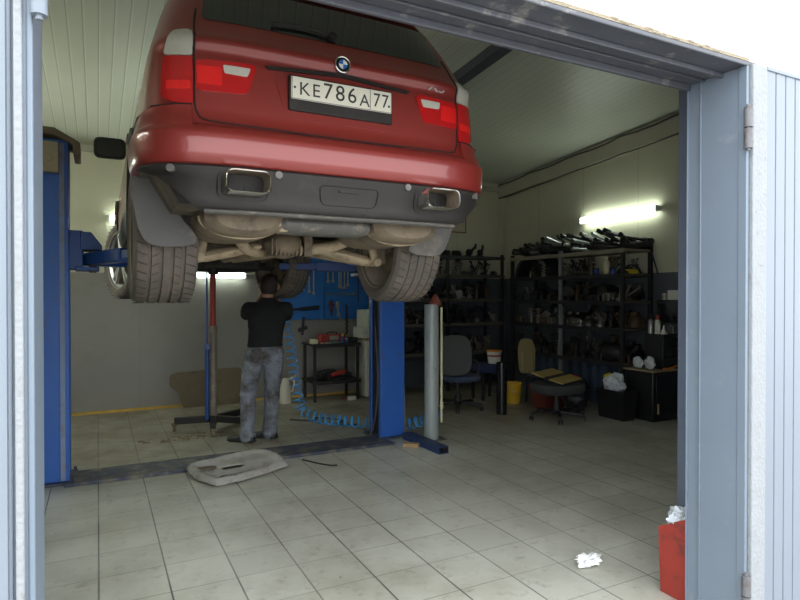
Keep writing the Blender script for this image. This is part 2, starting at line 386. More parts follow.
# boxed trim where the right wall meets the ceiling, cables along it
b = MB(); q = b.box((XR-.10, YI, -.26), (XR, YB, -.01))
for v in q: v.co.z += ceilz(v.co.y)
struct(b.build('trim_1', TRIMC))
b = MB()
for off, sag in ((-.275, .012), (-.03, .03)):
    b.tube([(XR-.112+.004*math.sin(i), y, ceilz(y)+off-sag*abs(math.sin(i*.9))) for i, y in enumerate([YI+.05+(YB-YI-.1)*k/24 for k in range(25)])], .011, 6)
tag(b.build('electric_cable', CABLE), 'dark electric cables run along the top of the right wall under the ceiling', 'cable')
b = MB(); b.box((XL, YB-.07, 3.36), (XR, YB, 3.44)); struct(b.build('trim_2', TRIMC))
b = MB(); b.box((XR-.08, YB-.08, 0), (XR, YB, 3.4)); struct(b.build('trim_3', WALL))
b = MB(); q = b.box((3.22, YI, -.10), (3.31, YB, 0)); q += b.box((3.20, YI, -.11), (3.33, YB, -.10))
for v in q: v.co.z += ceilz(v.co.y)
struct(b.build('ceiling_beam', BEAMP))
# steel door frame
b = MB()
b.box((DX1, YO-.004, 0), (DX1+.07, YI-.07, DZ)); b.box((DX1+.008, YI-.07, 0), (DX1+.07, YI, DZ))
b.box((DX1-.005, YI-.075, 0), (DX1+.01, YI-.069, DZ)); b.box((DX1-.004, YI-.004, 0), (DX1+.02, YI, DZ))
b.box((DX1-.004, YO-.008, 0), (DX1+.014, YO+.03, DZ))
struct(b.build('door_frame_right', FRAMEP, bevel=.004))
struct(bx('door_post_right', (2.80, YI, 0), (2.92, 2.13, 2.9), FRAMED))
b = MB(); b.box((DX0-.07, YO-.004, 0), (DX0, YI, DZ)); b.box((DX0-.012, YO-.008, 0), (DX0+.002, YO+.02, DZ))
struct(b.build('door_frame_left', FRAMEP, bevel=.004))
b = MB()
b.box((DX0-.07, YO-.006, DZ), (DX1+.07, YI, DZ+.02)); b.box((DX0, YO+.1, DZ-.022), (DX1, YO+.115, DZ)); b.box((DX0, YI-.02, DZ-.03), (DX1, YI, DZ))
b.box((DX0, YO-.012, DZ-.006), (DX1, YO-.004, DZ+.012)); b.box((DX0, YO+.19, DZ-.012), (DX1, YO+.2, DZ))
struct(b.build('door_lintel', LINTP, bevel=.004))
b = MB()
b.box((DX0-.05, YO-.010, DZ+.014), (DX1+.01, YO+.01, DZ+.028))
for i in range(46):
    x = DX0+.3+(DX1-DX0-.3)*random.random()**.7
    b.ball((x, YO-.006, DZ+.022+random.uniform(-.004, .006)), random.uniform(.006, .012), (2.6, .8, .7), 8)
o = b.build('lintel_sealant', SEAL); struct(o)
# gate leaves folded back flat on the outer wall
def leaf(name, x0, x1, sgn, wb, label):
    """x0 = hinge side edge, wb = width of the white edge bar"""
    r = thing(name, label, 'gate', ((x0+x1)/2, YO-.02, .03))
    e = x0+sgn*wb; lo, hi = min(e, x1), max(e, x1)
    b = MB(); n = max(1, int((hi-lo)/.072)); P = []
    for k in range(n):                                 # ribbed sheet, one surface
        xa = lo+(hi-lo)*k/n; xb = lo+(hi-lo)*(k+1)/n; g = .005
        P += [(xa, -.014), (xb-g*2, -.014), (xb-g*1.5, -.007), (xb-g*.5, -.007)]
    P += [(hi, -.014), (hi, -.002), (lo, -.002)]
    b.prism([(u, YO+v) for u, v in P], .04, DZ-.005, 'Z')
    b.build('sheet_panel', LEAFP, r, smooth=20)
    b = MB(); b.box((min(x0, e-sgn*.006), YO-.022, .03), (max(x0, e-sgn*.006), YO-.002, DZ+.005)); b.build('edge_bar', WELDP, r, .004)
    b = MB(); b.box((lo, YO-.020, DZ-.005), (hi, YO-.002, DZ+.012)); b.build('top_bar', LEAFP, r, .002)
    for z in (.12, 2.17):
        h = MB(); xh = x0-sgn*.034
        for k in range(2): h.cyl((xh, YO-.020, z+.092*k), (xh, YO-.020, z+.086+.092*k), .0175, seg=16)
        h.cyl((xh, YO-.020, z-.010), (xh, YO-.020, z+.190), .008, seg=10); h.box((min(xh, x0), YO-.014, z+.09), (max(xh, x0), YO-.008, z+.165))
        h.build('hinge', mat('weathered_hinge_paint', (.14, .14, .15), .55, .1, .2, 12, .1, dirt=((.07, .045, .03), .3, 14)) if sgn > 0 else LEAFP, r)
    return r
leaf('gate_leaf', 2.557, 4.1, 1, .108, 'ribbed pale steel gate leaf folded back on the wall right of the doorway')
leaf('gate_leaf', -.150, -1.6, -1, .023, 'pale blue steel gate leaf edge at the left side of the doorway')

# ------------------------------------------------------------------ lamps
def lamp(name, label, p0, p1, nrm, tm=TUBE):
    p0, p1, n = Vector(p0), Vector(p1), Vector(nrm); d = (p1-p0).normalized()
    r = thing(name, label, 'lamp', (p0+p1)/2)
    b = MB(); b.bar(p0-d*.03+n*.02, p1+d*.03+n*.02, .06, .04, up=n); b.build('lamp_housing', FIXT, r, .004)
    for s in (-1, 1):
        b = MB(); q = n*.085+Vector((0, 0, .0225*s)); b.cyl(p0+q, p1+q, .021, seg=14); b.build('lamp_tube', tm, r)
    for p in (p0-d*.018, p1+d*.018):
        b = MB(); b.bar(p-d*.012+n*.07, p+d*.012+n*.07, .075, .05, up=n); b.build('end_socket', FIXT, r, .003)
lamp('fluorescent_lamp', 'lit fluorescent lamp on the right wall above the parts rack', (XR-.001, 5.20, 2.65), (XR-.001, 6.49, 2.63), (-1, 0, 0))
lamp('fluorescent_lamp', 'lit fluorescent lamp low on the back wall behind the mechanic', (1.22, YB-.001, 1.81), (1.86, YB-.001, 1.81), (0, -1, 0))
lamp('fluorescent_lamp', 'lit fluorescent lamp high on the back wall seen beside the car front wheel', (.15, YB-.001, 2.52), (1.35, YB-.001, 2.52), (0, -1, 0))
lamp('fluorescent_lamp', 'lit fluorescent lamp on the left wall near the doorway beyond the left frame', (XL+.001, 2.9, 2.75), (XL+.001, 4.2, 2.75), (1, 0, 0), TUBE)
lamp('fluorescent_lamp', 'lit fluorescent lamp on the left wall beyond the left lift column', (XL+.001, 6.1, 2.3), (XL+.001, 7.4, 2.3), (1, 0, 0), TUBE2)
b = MB(); b.box((2.12, YB-.03, 1.55), (2.18, YB, 1.61)); tag(b.build('wall_socket', CREAM, None, .004), 'small cream wall socket right of the low back wall lamp', 'socket')
r = thing('wall_notice', 'cream notice sheet with red border on the back wall behind the car', 'notice', (5.45, YB, 2.6))
b = MB(); b.box((5.0, YB-.012, 2.62), (5.66, YB-.004, 3.35)); b.build('notice_sheet', PAPER, r)
b = MB()
for z in (2.6, 3.35): b.box((4.98, YB-.014, z), (5.68, YB, z+.02))
for x in (4.98, 5.66): b.box((x, YB-.014, 2.6), (x+.02, YB, 3.37))
b.build('red_border', REDFR, r)
b = MB()
for k in range(9):
    z = 3.24-.06*k; b.box((5.05, YB-.0135, z), (5.05+random.uniform(.3, .55), YB-.0115, z+.018))
b.build('printed_lines', INK, r)

# ------------------------------------------------------------------ the car
CX, CY, CZ = 1.060, 2.6, 1.59
#        z    half w  rear y  front y
ZT = [(.30, .82, .07, 4.50), (.42, .875, .035, 4.60), (.52, .89, .03, 4.66), (.68, .89, .035, 4.66), (.72, .882, .062, 4.65), (.80, .874, .068, 4.62), (.90, .868, .074, 4.52), (.95, .864, .076, 4.3),
      (.98, .861, .076, 4.0), (1.02, .856, .078, 3.65), (1.05, .85, .062, 3.45), (1.068, .846, .060, 3.36), (1.085, .842, .070, 3.28), (1.12, .834, .10, 3.18), (1.2, .812, .15, 3.05), (1.3, .785, .215, 2.9), (1.45, .735, .32, 2.65), (1.55, .695, .41, 2.45), (1.62, .65, .52, 2.25), (1.68, .57, .75, 1.95), (1.70, .44, 1.0, 1.7)]
NE, LR = 5.4, .50
def rear_ring(z, wd, n=41, off=0.):
    w, y0 = lerp_tab(ZT, z, 1)+off, lerp_tab(ZT, z, 2)-off
    pts = []
    for k in range(n):
        t = -PI/2*.9995+PI*.9995*k/(n-1); sn, cs = math.sin(t), math.cos(t)
        pts.append(Vector((math.copysign(abs(sn)**(2/NE), sn)*w, y0+LR*(1-abs(cs)**(2/NE)), z)))
    return pts
RC = {}
def ring_pt(s, z, off=0.):
    """point at arc length s from the car's centre line along the rear surface, wrapping onto the side"""
    key = round(z, 3)
    if key not in RC:
        p = [Vector((x, 0, 0)) for x in []]; P = rear_ring(z, 0, 241)[120:]
        P.append(Vector((P[-1].x, P[-1].y+2.6, z))); acc = [0.]
        for a, c in zip(P, P[1:]): acc.append(acc[-1]+(c-a).length)
        RC[key] = (P, acc)
    P, acc = RC[key]; a = abs(s); i = 0
    lo, hi = 0, len(acc)-1
    while hi-lo > 1:
        m = (lo+hi)//2
        if acc[m] <= a: lo = m
        else: hi = m
    t = (a-acc[lo])/max(1e-9, acc[hi]-acc[lo]); p = P[lo].lerp(P[hi], t); d = (P[hi]-P[lo]).normalized()
    n = Vector((d.y, -d.x, 0)); p = p+n*off
    return Vector((-p.x if s < 0 else p.x, p.y, z))
def sx(x, z):                                          # arc length of a given x on the rear
    lo, hi = 0., 1.4
    for _ in range(30):
        m = (lo+hi)/2
        if ring_pt(m, z).x < abs(x): lo = m
        else: hi = m
    return math.copysign(lo, x)
CO = Vector((CX, CY, CZ))
car = thing('car', 'dark red off-road car raised on the lift seen from behind', 'car', CO)
def grid_patch(name, poly, fn, m, parent, off=.004, back=-.012, step=.03, smooth=50):
    """a polygon in (u, v) filled with a grid and laid on the surface fn(u, v, offset), with thickness"""
    bm = bmesh.new(); f = bm.faces.new([bm.verts.new((u, v, 0)) for u, v in poly])
    us = [p[0] for p in poly]; vs = [p[1] for p in poly]
    for k, (lo, hi) in enumerate(((min(us), max(us)), (min(vs), max(vs)))):
        n = int((hi-lo)/step)
        for i in range(1, n+1):
            c = lo+(hi-lo)*i/(n+1); co_ = (c, 0, 0) if k == 0 else (0, c, 0); no = (1, 0, 0) if k == 0 else (0, 1, 0)
            bmesh.ops.bisect_plane(bm, geom=bm.verts[:]+bm.edges[:]+bm.faces[:], plane_co=co_, plane_no=no)
    be = [e for e in bm.edges if len(e.link_faces) == 1]
    uv = {v: (v.co.x, v.co.y) for v in bm.verts}
    r = bmesh.ops.extrude_edge_only(bm, edges=be)
    nv = [g for g in r['geom'] if isinstance(g, bmesh.types.BMVert)]
    old = set(uv)
    for v in nv: uv[v] = (v.co.x, v.co.y)
    for v, (a, c) in uv.items(): v.co = fn(a, c, off if v in old else back)+CO
    q = MB(); q.bm.free(); q.bm = bm
    return q.build(name, m, parent, smooth=smooth)
def rounded(poly, r=.02, n=4):
    out = []; L = len(poly)
    for i in range(L):
        p0, p, p1 = Vector(poly[i-1]), Vector(poly[i]), Vector(poly[(i+1) % L])
        a = p+(p0-p).normalized()*min(r, (p0-p).length*.45); c = p+(p1-p).normalized()*min(r, (p1-p).length*.45)
        for k in range(n+1):
            t = k/n; out.append(tuple((1-t)**2*a+2*t*(1-t)*p+t*t*c))
    return out
def rrect(cx, cz, wx, hz, r, n=5): return rounded([(cx-wx, cz-hz), (cx+wx, cz-hz), (cx+wx, cz+hz), (cx-wx, cz+hz)], r, n)
# --- painted shell
def full_ring(z):
    w, yf = lerp_tab(ZT, z, 1), lerp_tab(ZT, z, 3); P = rear_ring(z, 0, 61)
    yr = P[-1].y; nf, lf = 2.8, min(.8, (yf-yr)*.45)
    for k in range(1, 22): P.append(Vector((w, yr+(yf-lf-yr)*k/22, z)))
    for k in range(41):
        t = PI/2*.9995-PI*.9995*k/40; sn, cs = math.sin(t), math.cos(t)
        P.append(Vector((math.copysign(abs(sn)**(2/nf), sn)*w, yf-lf+lf*abs(cs)**(2/nf), z)))
    for k in range(1, 22): P.append(Vector((-w, yf-lf+(yr-yf+lf)*k/22, z)))
    return P
zs = [.34, .42, .52, .6, .68, .70, .72, .76, .8, .85, .9, .93, .95, .965, .98, 1.0, 1.02, 1.035, 1.05, 1.06, 1.068, 1.076, 1.085, 1.1, 1.12, 1.16, 1.2, 1.25, 1.3, 1.375, 1.45, 1.5, 1.55, 1.585, 1.62, 1.65, 1.68, 1.69, 1.70]
b = MB(); b.rings([[p+CO for p in full_ring(z)] for z in zs])
for f in b.bm.faces:
    if f.calc_center_median().z < CZ+.345: f.material_index = 1
    elif f.calc_center_median().z < CZ+.50: f.material_index = 2
body = b.build('body_shell', [CARRED, UNDER, BLKPL], car, smooth=50)
YR_, YF_ = .95, 3.72
cut = []
for y in (YR_, YF_):
    for s in (-1, 1):
        c = MB(); c.cyl((CX+s*.46, CY+y, CZ+.37), (CX+s*1.2, CY+y, CZ+.37), .44, seg=48)
        c.mi = 0; co2 = c.build('cutter', UNDER, None, smooth=0, origin=False); cut.append(co2)
        md = body.modifiers.new('arch', 'BOOLEAN'); md.operation = 'DIFFERENCE'; md.solver = 'EXACT'; md.object = co2; md.material_mode = 'TRANSFER'
for s in (-1, 1):
    c = MB(); c.prism([(CX+s*a, CZ+z) for a, z in ((.66, .20), (.75, .36), (.84, .50), (1.3, .50), (1.3, .20))], CY-.3, CY+.62, 'Y'); co2 = c.build('cutter', UNDER, None, smooth=0, origin=False); cut.append(co2)
    md = body.modifiers.new('corner', 'BOOLEAN'); md.operation = 'DIFFERENCE'; md.solver = 'EXACT'; md.object = co2; md.material_mode = 'TRANSFER'
bake(body)
for o in cut: bpy.data.objects.remove(o)
body.data.set_sharp_from_angle(angle=R(45))
# --- bumper and valance wrap round the tail
def wrap(name, prof, send, m):
    """prof [(z, offset)] swept along the tail; send(z) = arc length where it ends"""
    q = MB(); rs = []; n = 80
    for z, off in prof: rs.append([ring_pt(-send(z)+2*send(z)*k/n, z, off)+CO for k in range(n+1)])
    for z, off in prof[::-1]: rs.append([ring_pt(-send(z)+2*send(z)*k/n, z, -.01)+CO for k in range(n+1)])
    rs.append(rs[0]); q.rings(rs, cap=False, closed=False); bmesh.ops.remove_doubles(q.bm, verts=q.bm.verts, dist=1e-5)
    return q.build(name, m, car, smooth=50)
def s_arch(z):                                          # arc length to the wheel-arch opening at height z
    return 1.27 if z > .55 else 1.27+.1*(0.55-z)
wrap('rear_bumper', [(.505, .012), (.515, .026), (.56, .034), (.60, .036), (.635, .040), (.65, .036), (.668, .022), (.685, .006)], s_arch, CARRED)
wrap('lower_valance', [(.305, .0), (.312, .02), (.335, .03), (.36, .022), (.40, .016), (.45, .02), (.495, .026), (.508, .014)], lambda z: .65+(z-.305)*1.3 if z < .48 else 1.0, BLKPL)
wrap('valance_lip', [(.300, .018), (.303, .032), (.312, .036), (.318, .026)], lambda z: .64, LIPPL)
def rp(s, z, off): return ring_pt(s, z, off)
# --- tailgate details
zseam = [.70, .74, .8, .9, 1.0, 1.1, 1.2]
gp = [(-.655, 1.25), (-.672, 1.15), (-.68, 1.0), (-.68, .80), (-.668, .735), (-.63, .705), (-.5, .697), (0, .69), (.5, .697), (.63, .705), (.668, .735), (.68, .80), (.68, 1.0), (.672, 1.15), (.655, 1.25)]
gp = [tuple(v)[:2] for v in smooth_path([(a, c, 0) for a, c in gp], 6)]
gs = [(sx(a, c), c) for a, c in gp]
q = MB(); q.tube([ring_pt(a, c, .0015)+CO for a, c in gs], .0045, 6); q.build('tailgate_gap', GAP, car)
def pts(*L): return [(sx(a, c), c) for a, c in L]
for s in (-1, 1):
    def mir(P): return [(s*a, c) for a, c in P] if s > 0 else [(-a, c) for a, c in P][::-1]
    e = lambda z: sx(.684, z)
    outer = [(e(.77), .772), (e(.77)+.07, .775), (e(.8)+.135, .80), (e(.9)+.135, .90), (e(.99)+.125, .985), (e(.99), .985)]
    L1 = grid_patch('outer_tail_lamp', rounded(mir(outer), .018), rp, LAMPR, car, .012, -.02, .025)
    grid_patch('clear_lens', rounded(mir([(e(.99), .989), (e(.99)+.125, .989), (e(1.05)+.11, 1.06), (e(1.1)+.08, 1.105), (e(1.1), 1.115)]), .02), rp, LAMPW, L1, .012, -.02, .025)
    grid_patch('bright_lens', rounded(mir([(e(.84)+.01, .838), (e(.84)+.11, .836), (e(.88)+.11, .876), (e(.88)+.01, .876)]), .008), rp, LAMPR2, L1, .0145, 0, .03)
    inner = [(sx(.455, .845), .842), (sx(.674, .84), .835), (sx(.674, .97), .975), (sx(.41, .98), .985)]
    L2 = grid_patch('inner_tail_lamp', rounded(mir(inner), .03), rp, LAMPR, car, .010, -.02, .025)
    grid_patch('reverse_light', rounded(mir([(sx(.455, .92), .922), (sx(.555, .92), .925), (sx(.56, .96), .962), (sx(.44, .96), .962)]), .008), rp, LAMPW, L2, .0125, 0, .03)
    grid_patch('bright_lens', rounded(mir([(sx(.565, .87), .868), (sx(.667, .87), .868), (sx(.667, .94), .95), (sx(.565, .94), .95)]), .008), rp, LAMPR2, L2, .012, 0, .03)
    grid_patch('bumper_corner', rounded(mir([(e(.7)+.006, .665), (1.2, .63), (1.2, .70), (e(.7)+.30, .735), (e(.76)+.17, .758), (e(.76)+.006, .766)]), .012), rp, CARRED, car, .022, -.01, .03)
    q = MB(); q.tube([ring_pt(s*a, c, .0235)+CO for a, c in ((1.2, .703), (e(.7)+.30, .738), (e(.76)+.17, .761), (e(.76)+.07, .768), (e(.76)+.004, .769))], .0035, 6); q.build('bumper_gap', GAP, car)
    # fog reflectors / sensors in the valance
    for x in (.33, .77):
        q = MB(); pa = ring_pt(s*sx(x, .482), .482, .005)+CO; pb = ring_pt(s*sx(x, .482), .482, .034)+CO; q.cyl(pa, pb, .017, seg=16); q.build('parking_sensor', LIPPL, car)
# rear window, wiper, ridge
grid_patch('rear_window', rounded([(-sx(.64, 1.185), 1.185), (sx(.64, 1.185), 1.185), (sx(.57, 1.53), 1.54), (-sx(.57, 1.53), 1.54)], .04), rp, GLASSD, car, .004, -.02, .04)
q = MB(); q.tube([ring_pt(-.02+t*-.30, 1.225+.016*t*(1-t)*4, .022)+CO for t in [k/10 for k in range(11)]], .008, 8)
q.cyl(ring_pt(-.02, 1.215, 0)+CO, ring_pt(-.02, 1.222, .035)+CO, .022, seg=14); q.build('rear_wiper', BLKPL, car)
grid_patch('roof_spoiler', rounded([(-.64, 1.56), (.64, 1.56), (.6, 1.625), (-.6, 1.625)], .02), rp, CARRED, car, .09, -.03, .04)
# grab strip over the plate recess and recess
grid_patch('plate_recess', rounded([(-.335, .965), (.335, .965), (.275, .765), (-.275, .765)], .05), rp, CARRED, car, .0035, -.01, .03)
strip = [(-.36, .975), (0, .998), (.36, .975), (.375, .987), (0, 1.017), (-.375, .987)]
grid_patch('grab_strip', strip, rp, BLKPL, car, .017, -.01, .03)
yp = .068-.022
pl = MB(); pl.box((CX-.26, CY+yp-.004, CZ+.852), (CX+.26, CY+yp+.006, CZ+.958)); plate = pl.build('number_plate', PLATE, car, .004)
q = MB(); q.box((CX-.268, CY+yp+.004, CZ+.80), (CX+.268, CY+yp+.028, CZ+.965)); q.build('plate_holder', BLKPL, car, .006)
q = MB()
def T(x, z): return Matrix.Translation((CX+x, CY+yp-.0045, CZ+z)) @ Matrix.Rotation(R(90), 4, 'X')
text_mesh(q, 'K', .086, T(-.196, .874), sx=1.0); text_mesh(q, 'E', .086, T(-.139, .874), sx=1.0)
for i, ch in enumerate('786'): text_mesh(q, ch, .106, T(-.080+.062*i, .874), sx=.98)
text_mesh(q, 'A', .086, T(.110, .867), sx=.95)
for i, ch in enumerate('77'): text_mesh(q, ch, .094, T(.176+.046*i, .876), sx=.88)
q.box((CX+.139, CY+yp-.0055, CZ+.858), (CX+.1415, CY+yp-.0035, CZ+.952))
for x, z in ((-.243, .905), (.243, .885)): q.cyl((CX+x, CY+yp-.0055, CZ+z), (CX+x, CY+yp, CZ+z), .006, seg=10)
for lo, hi in (((-.256, .8535), (.256, .855)), ((-.256, .955), (.256, .9565)), ((-.2565, .8535), (-.255, .9565)), ((.255, .8535), (.2565, .9565))):
    q.box((CX+lo[0], CY+yp-.0055, CZ+lo[1]), (CX+hi[0], CY+yp-.0035, CZ+hi[1]))
q.build('plate_lettering', INK, plate, smooth=0)
# roundel
pe = ring_pt(0, 1.056, .002)+CO
em = MB(); em.lathe([(.0, 0), (.041, 0), (.041, .008), (.037, .011), (.034, .009), (.0, .009)], axis='Y', seg=36, cap=False)
bmesh.ops.transform(em.bm, matrix=Matrix.Translation(pe) @ Matrix.Scale(-1, 4, (0, 1, 0)), verts=em.bm.verts); bmesh.ops.remove_doubles(em.bm, verts=em.bm.verts, dist=1e-5)
E_ = em.build('emblem', CHROME, car)
q = MB(); q.lathe([(.0225, .0092), (.0225, .0105), (.0335, .0105), (.0335, .0092)], axis='Y', seg=36, cap=False); bmesh.ops.transform(q.bm, matrix=Matrix.Translation(pe) @ Matrix.Scale(-1, 4, (0, 1, 0)), verts=q.bm.verts); q.build('emblem_ring', EMBL_B, E_)
for k, m in enumerate((EMBL_W, EMBL_BLUE, EMBL_W, EMBL_BLUE)):
    P = [(pe.x, pe.z)]+[(pe.x+.022*math.cos(a), pe.z+.022*math.sin(a)) for a in [PI/2*k+PI/2*j/8 for j in range(9)]]
    q = MB(); q.prism(P, pe.y-.0115, pe.y-.008, 'Y'); q.build('emblem_quadrant', m, E_, smooth=0)
q = MB(); p = ring_pt(sx(.545, 1.03), 1.02, .005)+CO
rot = Matrix.Rotation(R(7), 4, 'Z')
text_mesh(q, 'X5', .074, Matrix.Translation(p) @ rot @ Matrix.Rotation(R(90), 4, 'X'), .003, 1.3); q.build('model_badge', mat('badge_silver', (.55, .54, .52), .4, .2, 0), car, smooth=0)
# highlight crease of the tailgate is in the ridge profile; tow cover outline on the valance
oc = rounded([(-.14, .365), (.14, .365), (.155, .455), (-.155, .455)], .03, 5); oc.append(oc[0])
q = MB(); q.tube([ring_pt(a+.02, c, .0215)+CO for a, c in oc], .0022, 5); q.build('tow_cover_seam', GAP, car)
grid_patch('tow_cover_slot', rounded([(-.035, .428), (.065, .428), (.065, .442), (-.035, .442)], .006), rp, DARKM, car, .024, 0, .02)
# --- exhaust tips
for s in (-1, 1):
    x0 = CX+s*.485; z0 = CZ+.425
    q = MB(); y = CY
    outer, inner_ = rrect(x0, z0, .096, .05, .035), rrect(x0, z0, .089, .043, .031)
    seq = [(outer, y+.30), (outer, y-.095), (rrect(x0, z0, .093, .047, .034), y-.099), (inner_, y-.094)]
    q.rings([[Vector((a, yy, c)) for a, c in P] for P, yy in seq], cap=False)
    tip = q.build('tail_pipe', CHROME, car)
    q = MB(); q.rings([[Vector((a, yy, c)) for a, c in inner_] for yy in (y-.094, y+.28)], cap=False); q.build('pipe_liner', DUSTD, tip)
    q = MB(); q.prism(rrect(x0, z0, .083, .037, .027), y+.06, y+.065); q.build('pipe_baffle', DUSTD, tip)
    for d in (-.035, .035):
        q = MB(); q.lathe([(.022, 0), (.03, 0), (.03, .05), (.022, .05)], (x0+d, y+.02, z0-.004), 'Y', 20, False); q.build('pipe_core', DARKM, tip)
    P0, P1 = rrect(x0, z0, .098, .052, .037, 5), rrect(x0, z0-.004, .112, .062, .045, 5)
    q = MB(); q.rings([[ring_pt(a-CX, c-CZ, .006)+CO for a, c in P0], [ring_pt(a-CX, c-CZ, .0235)+CO for a, c in P1]], cap=False); q.build('pipe_surround', DARKM, car)
# --- glazing of the sides and front, lamps in front
def side_fn(s): return lambda y, z, off: Vector((s*(lerp_tab(ZT, z, 1)+off), y, z))
for s in (-1, 1):
    for nm, P in (('side_window', [(.75, 1.14), (1.32, 1.12), (1.32, 1.53), (1.02, 1.5)]), ('side_window', [(1.38, 1.12), (2.12, 1.11), (2.12, 1.54), (1.38, 1.54)]), ('side_window', [(2.18, 1.11), (2.72, 1.10), (2.34, 1.5), (2.18, 1.52)])):
        P = P if s > 0 else P[::-1]
        grid_patch(nm, rounded(P, .04), side_fn(s), GLASSF, car, .004, -.012, .06)
    P = [(1.42, .36), (3.25, .36), (3.25, .46), (1.42, .46)]
    grid_patch('sill_cladding', P if s > 0 else P[::-1], side_fn(s), BLKPL, car, .014, -.012, .1)
    for y in (YR_, YF_):
        q = MB(); rs = []
        for k in range(33):
            a = R(-8+166*k/32)
            ca, sa = math.cos(a), math.sin(a); rs.append([Vector((CX+s*X, CY+y+rr*ca, CZ+.37+rr*sa)) for X, rr in ((.855, .425), (.902, .43), (.902, .475), (.86, .485))])
        q.rings(rs, cap=False, closed=True); q.build('wheel_arch_trim', BLKPL, car)
    P = [(1.36, .90), (1.52, .90), (1.52, .93), (1.36, .93)]
    grid_patch('door_handle', P if s > 0 else P[::-1], side_fn(s), CARRED, car, .03, -.01, .05)
    mr = MB(); mx = CX+s*.965; RR = lambda k, d: [Vector((mx+(a-mx)*k, CY+2.70+d, CZ+1.13+(z-CZ-1.13)*k)) for a, z in rrect(mx, CZ+1.13, .118, .082, .05)]
    mr.rings([RR(.96, -.02), RR(1, 0), RR(1, .03), RR(.85, .09), RR(.5, .13)]); mir_o = mr.build('wing_mirror', BLKPL, car)
    q = MB(); q.rings([RR(.84, -.024), RR(.86, -.018)]); q.build('mirror_glass', GLASSD, mir_o)
    q = MB(); q.bar((CX+s*.86, CY+2.74, CZ+1.09), (CX+s*.98, CY+2.73, CZ+1.10), .05, .04); q.build('mirror_arm', BLKPL, mir_o, .008)
    q = MB(); q.ball((CX+s*.68, CY+4.44, CZ+.78), .16, (1.05, .7, .55), 18); q.build('headlamp', LAMPW, car)
    q = MB(); q.box((CX+s*.02 if s > 0 else CX-.24, CY+4.55, CZ+.70), (CX+.24 if s > 0 else CX-.02, CY+4.68, CZ+.86)); q.build('grille', CHROME, car, .02)
def front_fn(x, z, off):
    w, yf = lerp_tab(ZT, z, 1), lerp_tab(ZT, z, 3); yr = lerp_tab(ZT, z, 2)+LR; lf = min(.8, (yf-yr)*.45); u = min(.999, abs(x)/w)
    return Vector((x, yf-lf+lf*(1-u**2.8)**(1/2.8)+off, z))
grid_patch('windscreen', rounded([(.74, 1.13), (-.74, 1.13), (-.6, 1.54), (.6, 1.54)], .05), front_fn, GLASSF, car, .005, -.012, .06)
# --- wheels
def wheel(x, y, z, s, name='wheel', wd=.315, rd=.368, tm=TYRE, steer=0.):
    """s = +1: outer face to the right"""
    C = Vector((x, y, z)); h = wd/2
    MR = Matrix.Translation(C) @ Matrix.Rotation(steer, 4, 'Z') @ Matrix.Translation(-C)
    def fin(q): bmesh.ops.transform(q.bm, matrix=MR, verts=q.bm.verts); return q
    prof = [(.262, -h+.02), (.30, -h-.002), (.335, -h+.002), (.356, -h+.018), (.364, -h+.04)]
    gro = [-h*.52, -h*.17, h*.17, h*.52]
    for g in gro: prof += [(rd, g-.009), (rd-.010, g-.006), (rd-.010, g+.006), (rd, g+.009)]
    prof += [(.364, h-.04), (.356, h-.018), (.335, h-.002), (.30, h+.002), (.262, h-.02)]
    q = MB(); q.lathe(prof+[prof[0]], C, 'X', 72, cap=False); bmesh.ops.remove_doubles(q.bm, verts=q.bm.verts, dist=1e-5)
    q.mi = 1; n = 44                                   # slanted sipes, darker
    for k in range(n):
        for (a0, a1, x0, x1) in ((0, .05, -h*.92, -h*.6), (.07, .02, -h*.44, -h*.24), (.05, .09, h*.24, h*.44), (.02, .07, h*.6, h*.92)):
            A = 2*PI*k/n
            p0 = C+Vector((x0, math.cos(A+a0)*(rd-.001), math.sin(A+a0)*(rd-.001))); p1 = C+Vector((x1, math.cos(A+a1)*(rd-.001), math.sin(A+a1)*(rd-.001)))
            q.bar(p0, p1, .006, .003, up=Vector((0, math.cos(A), math.sin(A))))
    t = fin(q).build(name, [tm, mat('tread_sipe_rubber', (.055, .047, .04), .9, 0, .2, 6)], car, smooth=30)
    q = MB(); q.lathe([(.268, -h+.015), (.275, -h+.01), (.262, -h+.03), (.235, -h+.06), (.225, h-.08), (.245, h-.03), (.275, h-.01), (.268, h-.016), (.24, h-.05)], C, 'X', 48, cap=False)
    rim = fin(q).build('rim_barrel', BARREL, t)
    q = MB()
    xo = s*(h-.035)
    q.cyl(C+Vector((xo-s*.05, 0, 0)), C+Vector((xo, 0, 0)), .07, .06, 24)
    for k in range(5):
        for d in (-.14, .14):
            A = 2*PI*k/5+.3; p0 = C+Vector((xo-s*.012, math.cos(A)*.05, math.sin(A)*.05)); p1 = C+Vector((xo-s*.008, math.cos(A+d)*.255, math.sin(A+d)*.255))
            q.bar(p0, p1, .034, .026, up=(1, 0, 0))
    q.lathe([(.24, xo-s*.03), (.272, xo+s*.0), (.262, xo+s*.008), (.238, xo-s*.01), (.24, xo-s*.03)], C, 'X', 48, cap=False)
    fin(q).build('rim_spokes', ALLOY, t)
    q = MB(); q.cyl(C+Vector((-s*.03, 0, 0)), C+Vector((-s*.055, 0, 0)), .165, seg=32); q.cyl(C+Vector((-s*.12, 0, 0)), C+Vector((-s*.03, 0, 0)), .05, seg=16); fin(q).build('brake_disc', DUSTD, t)
    return t
for s in (-1, 1):
    wheel(CX+s*.742, CY+YR_, CZ+.262, s, 'rear_wheel'); wheel(CX+s*.755-.01, CY+YF_, CZ+.275, s, 'front_wheel', .275, .375, steer=R(19))
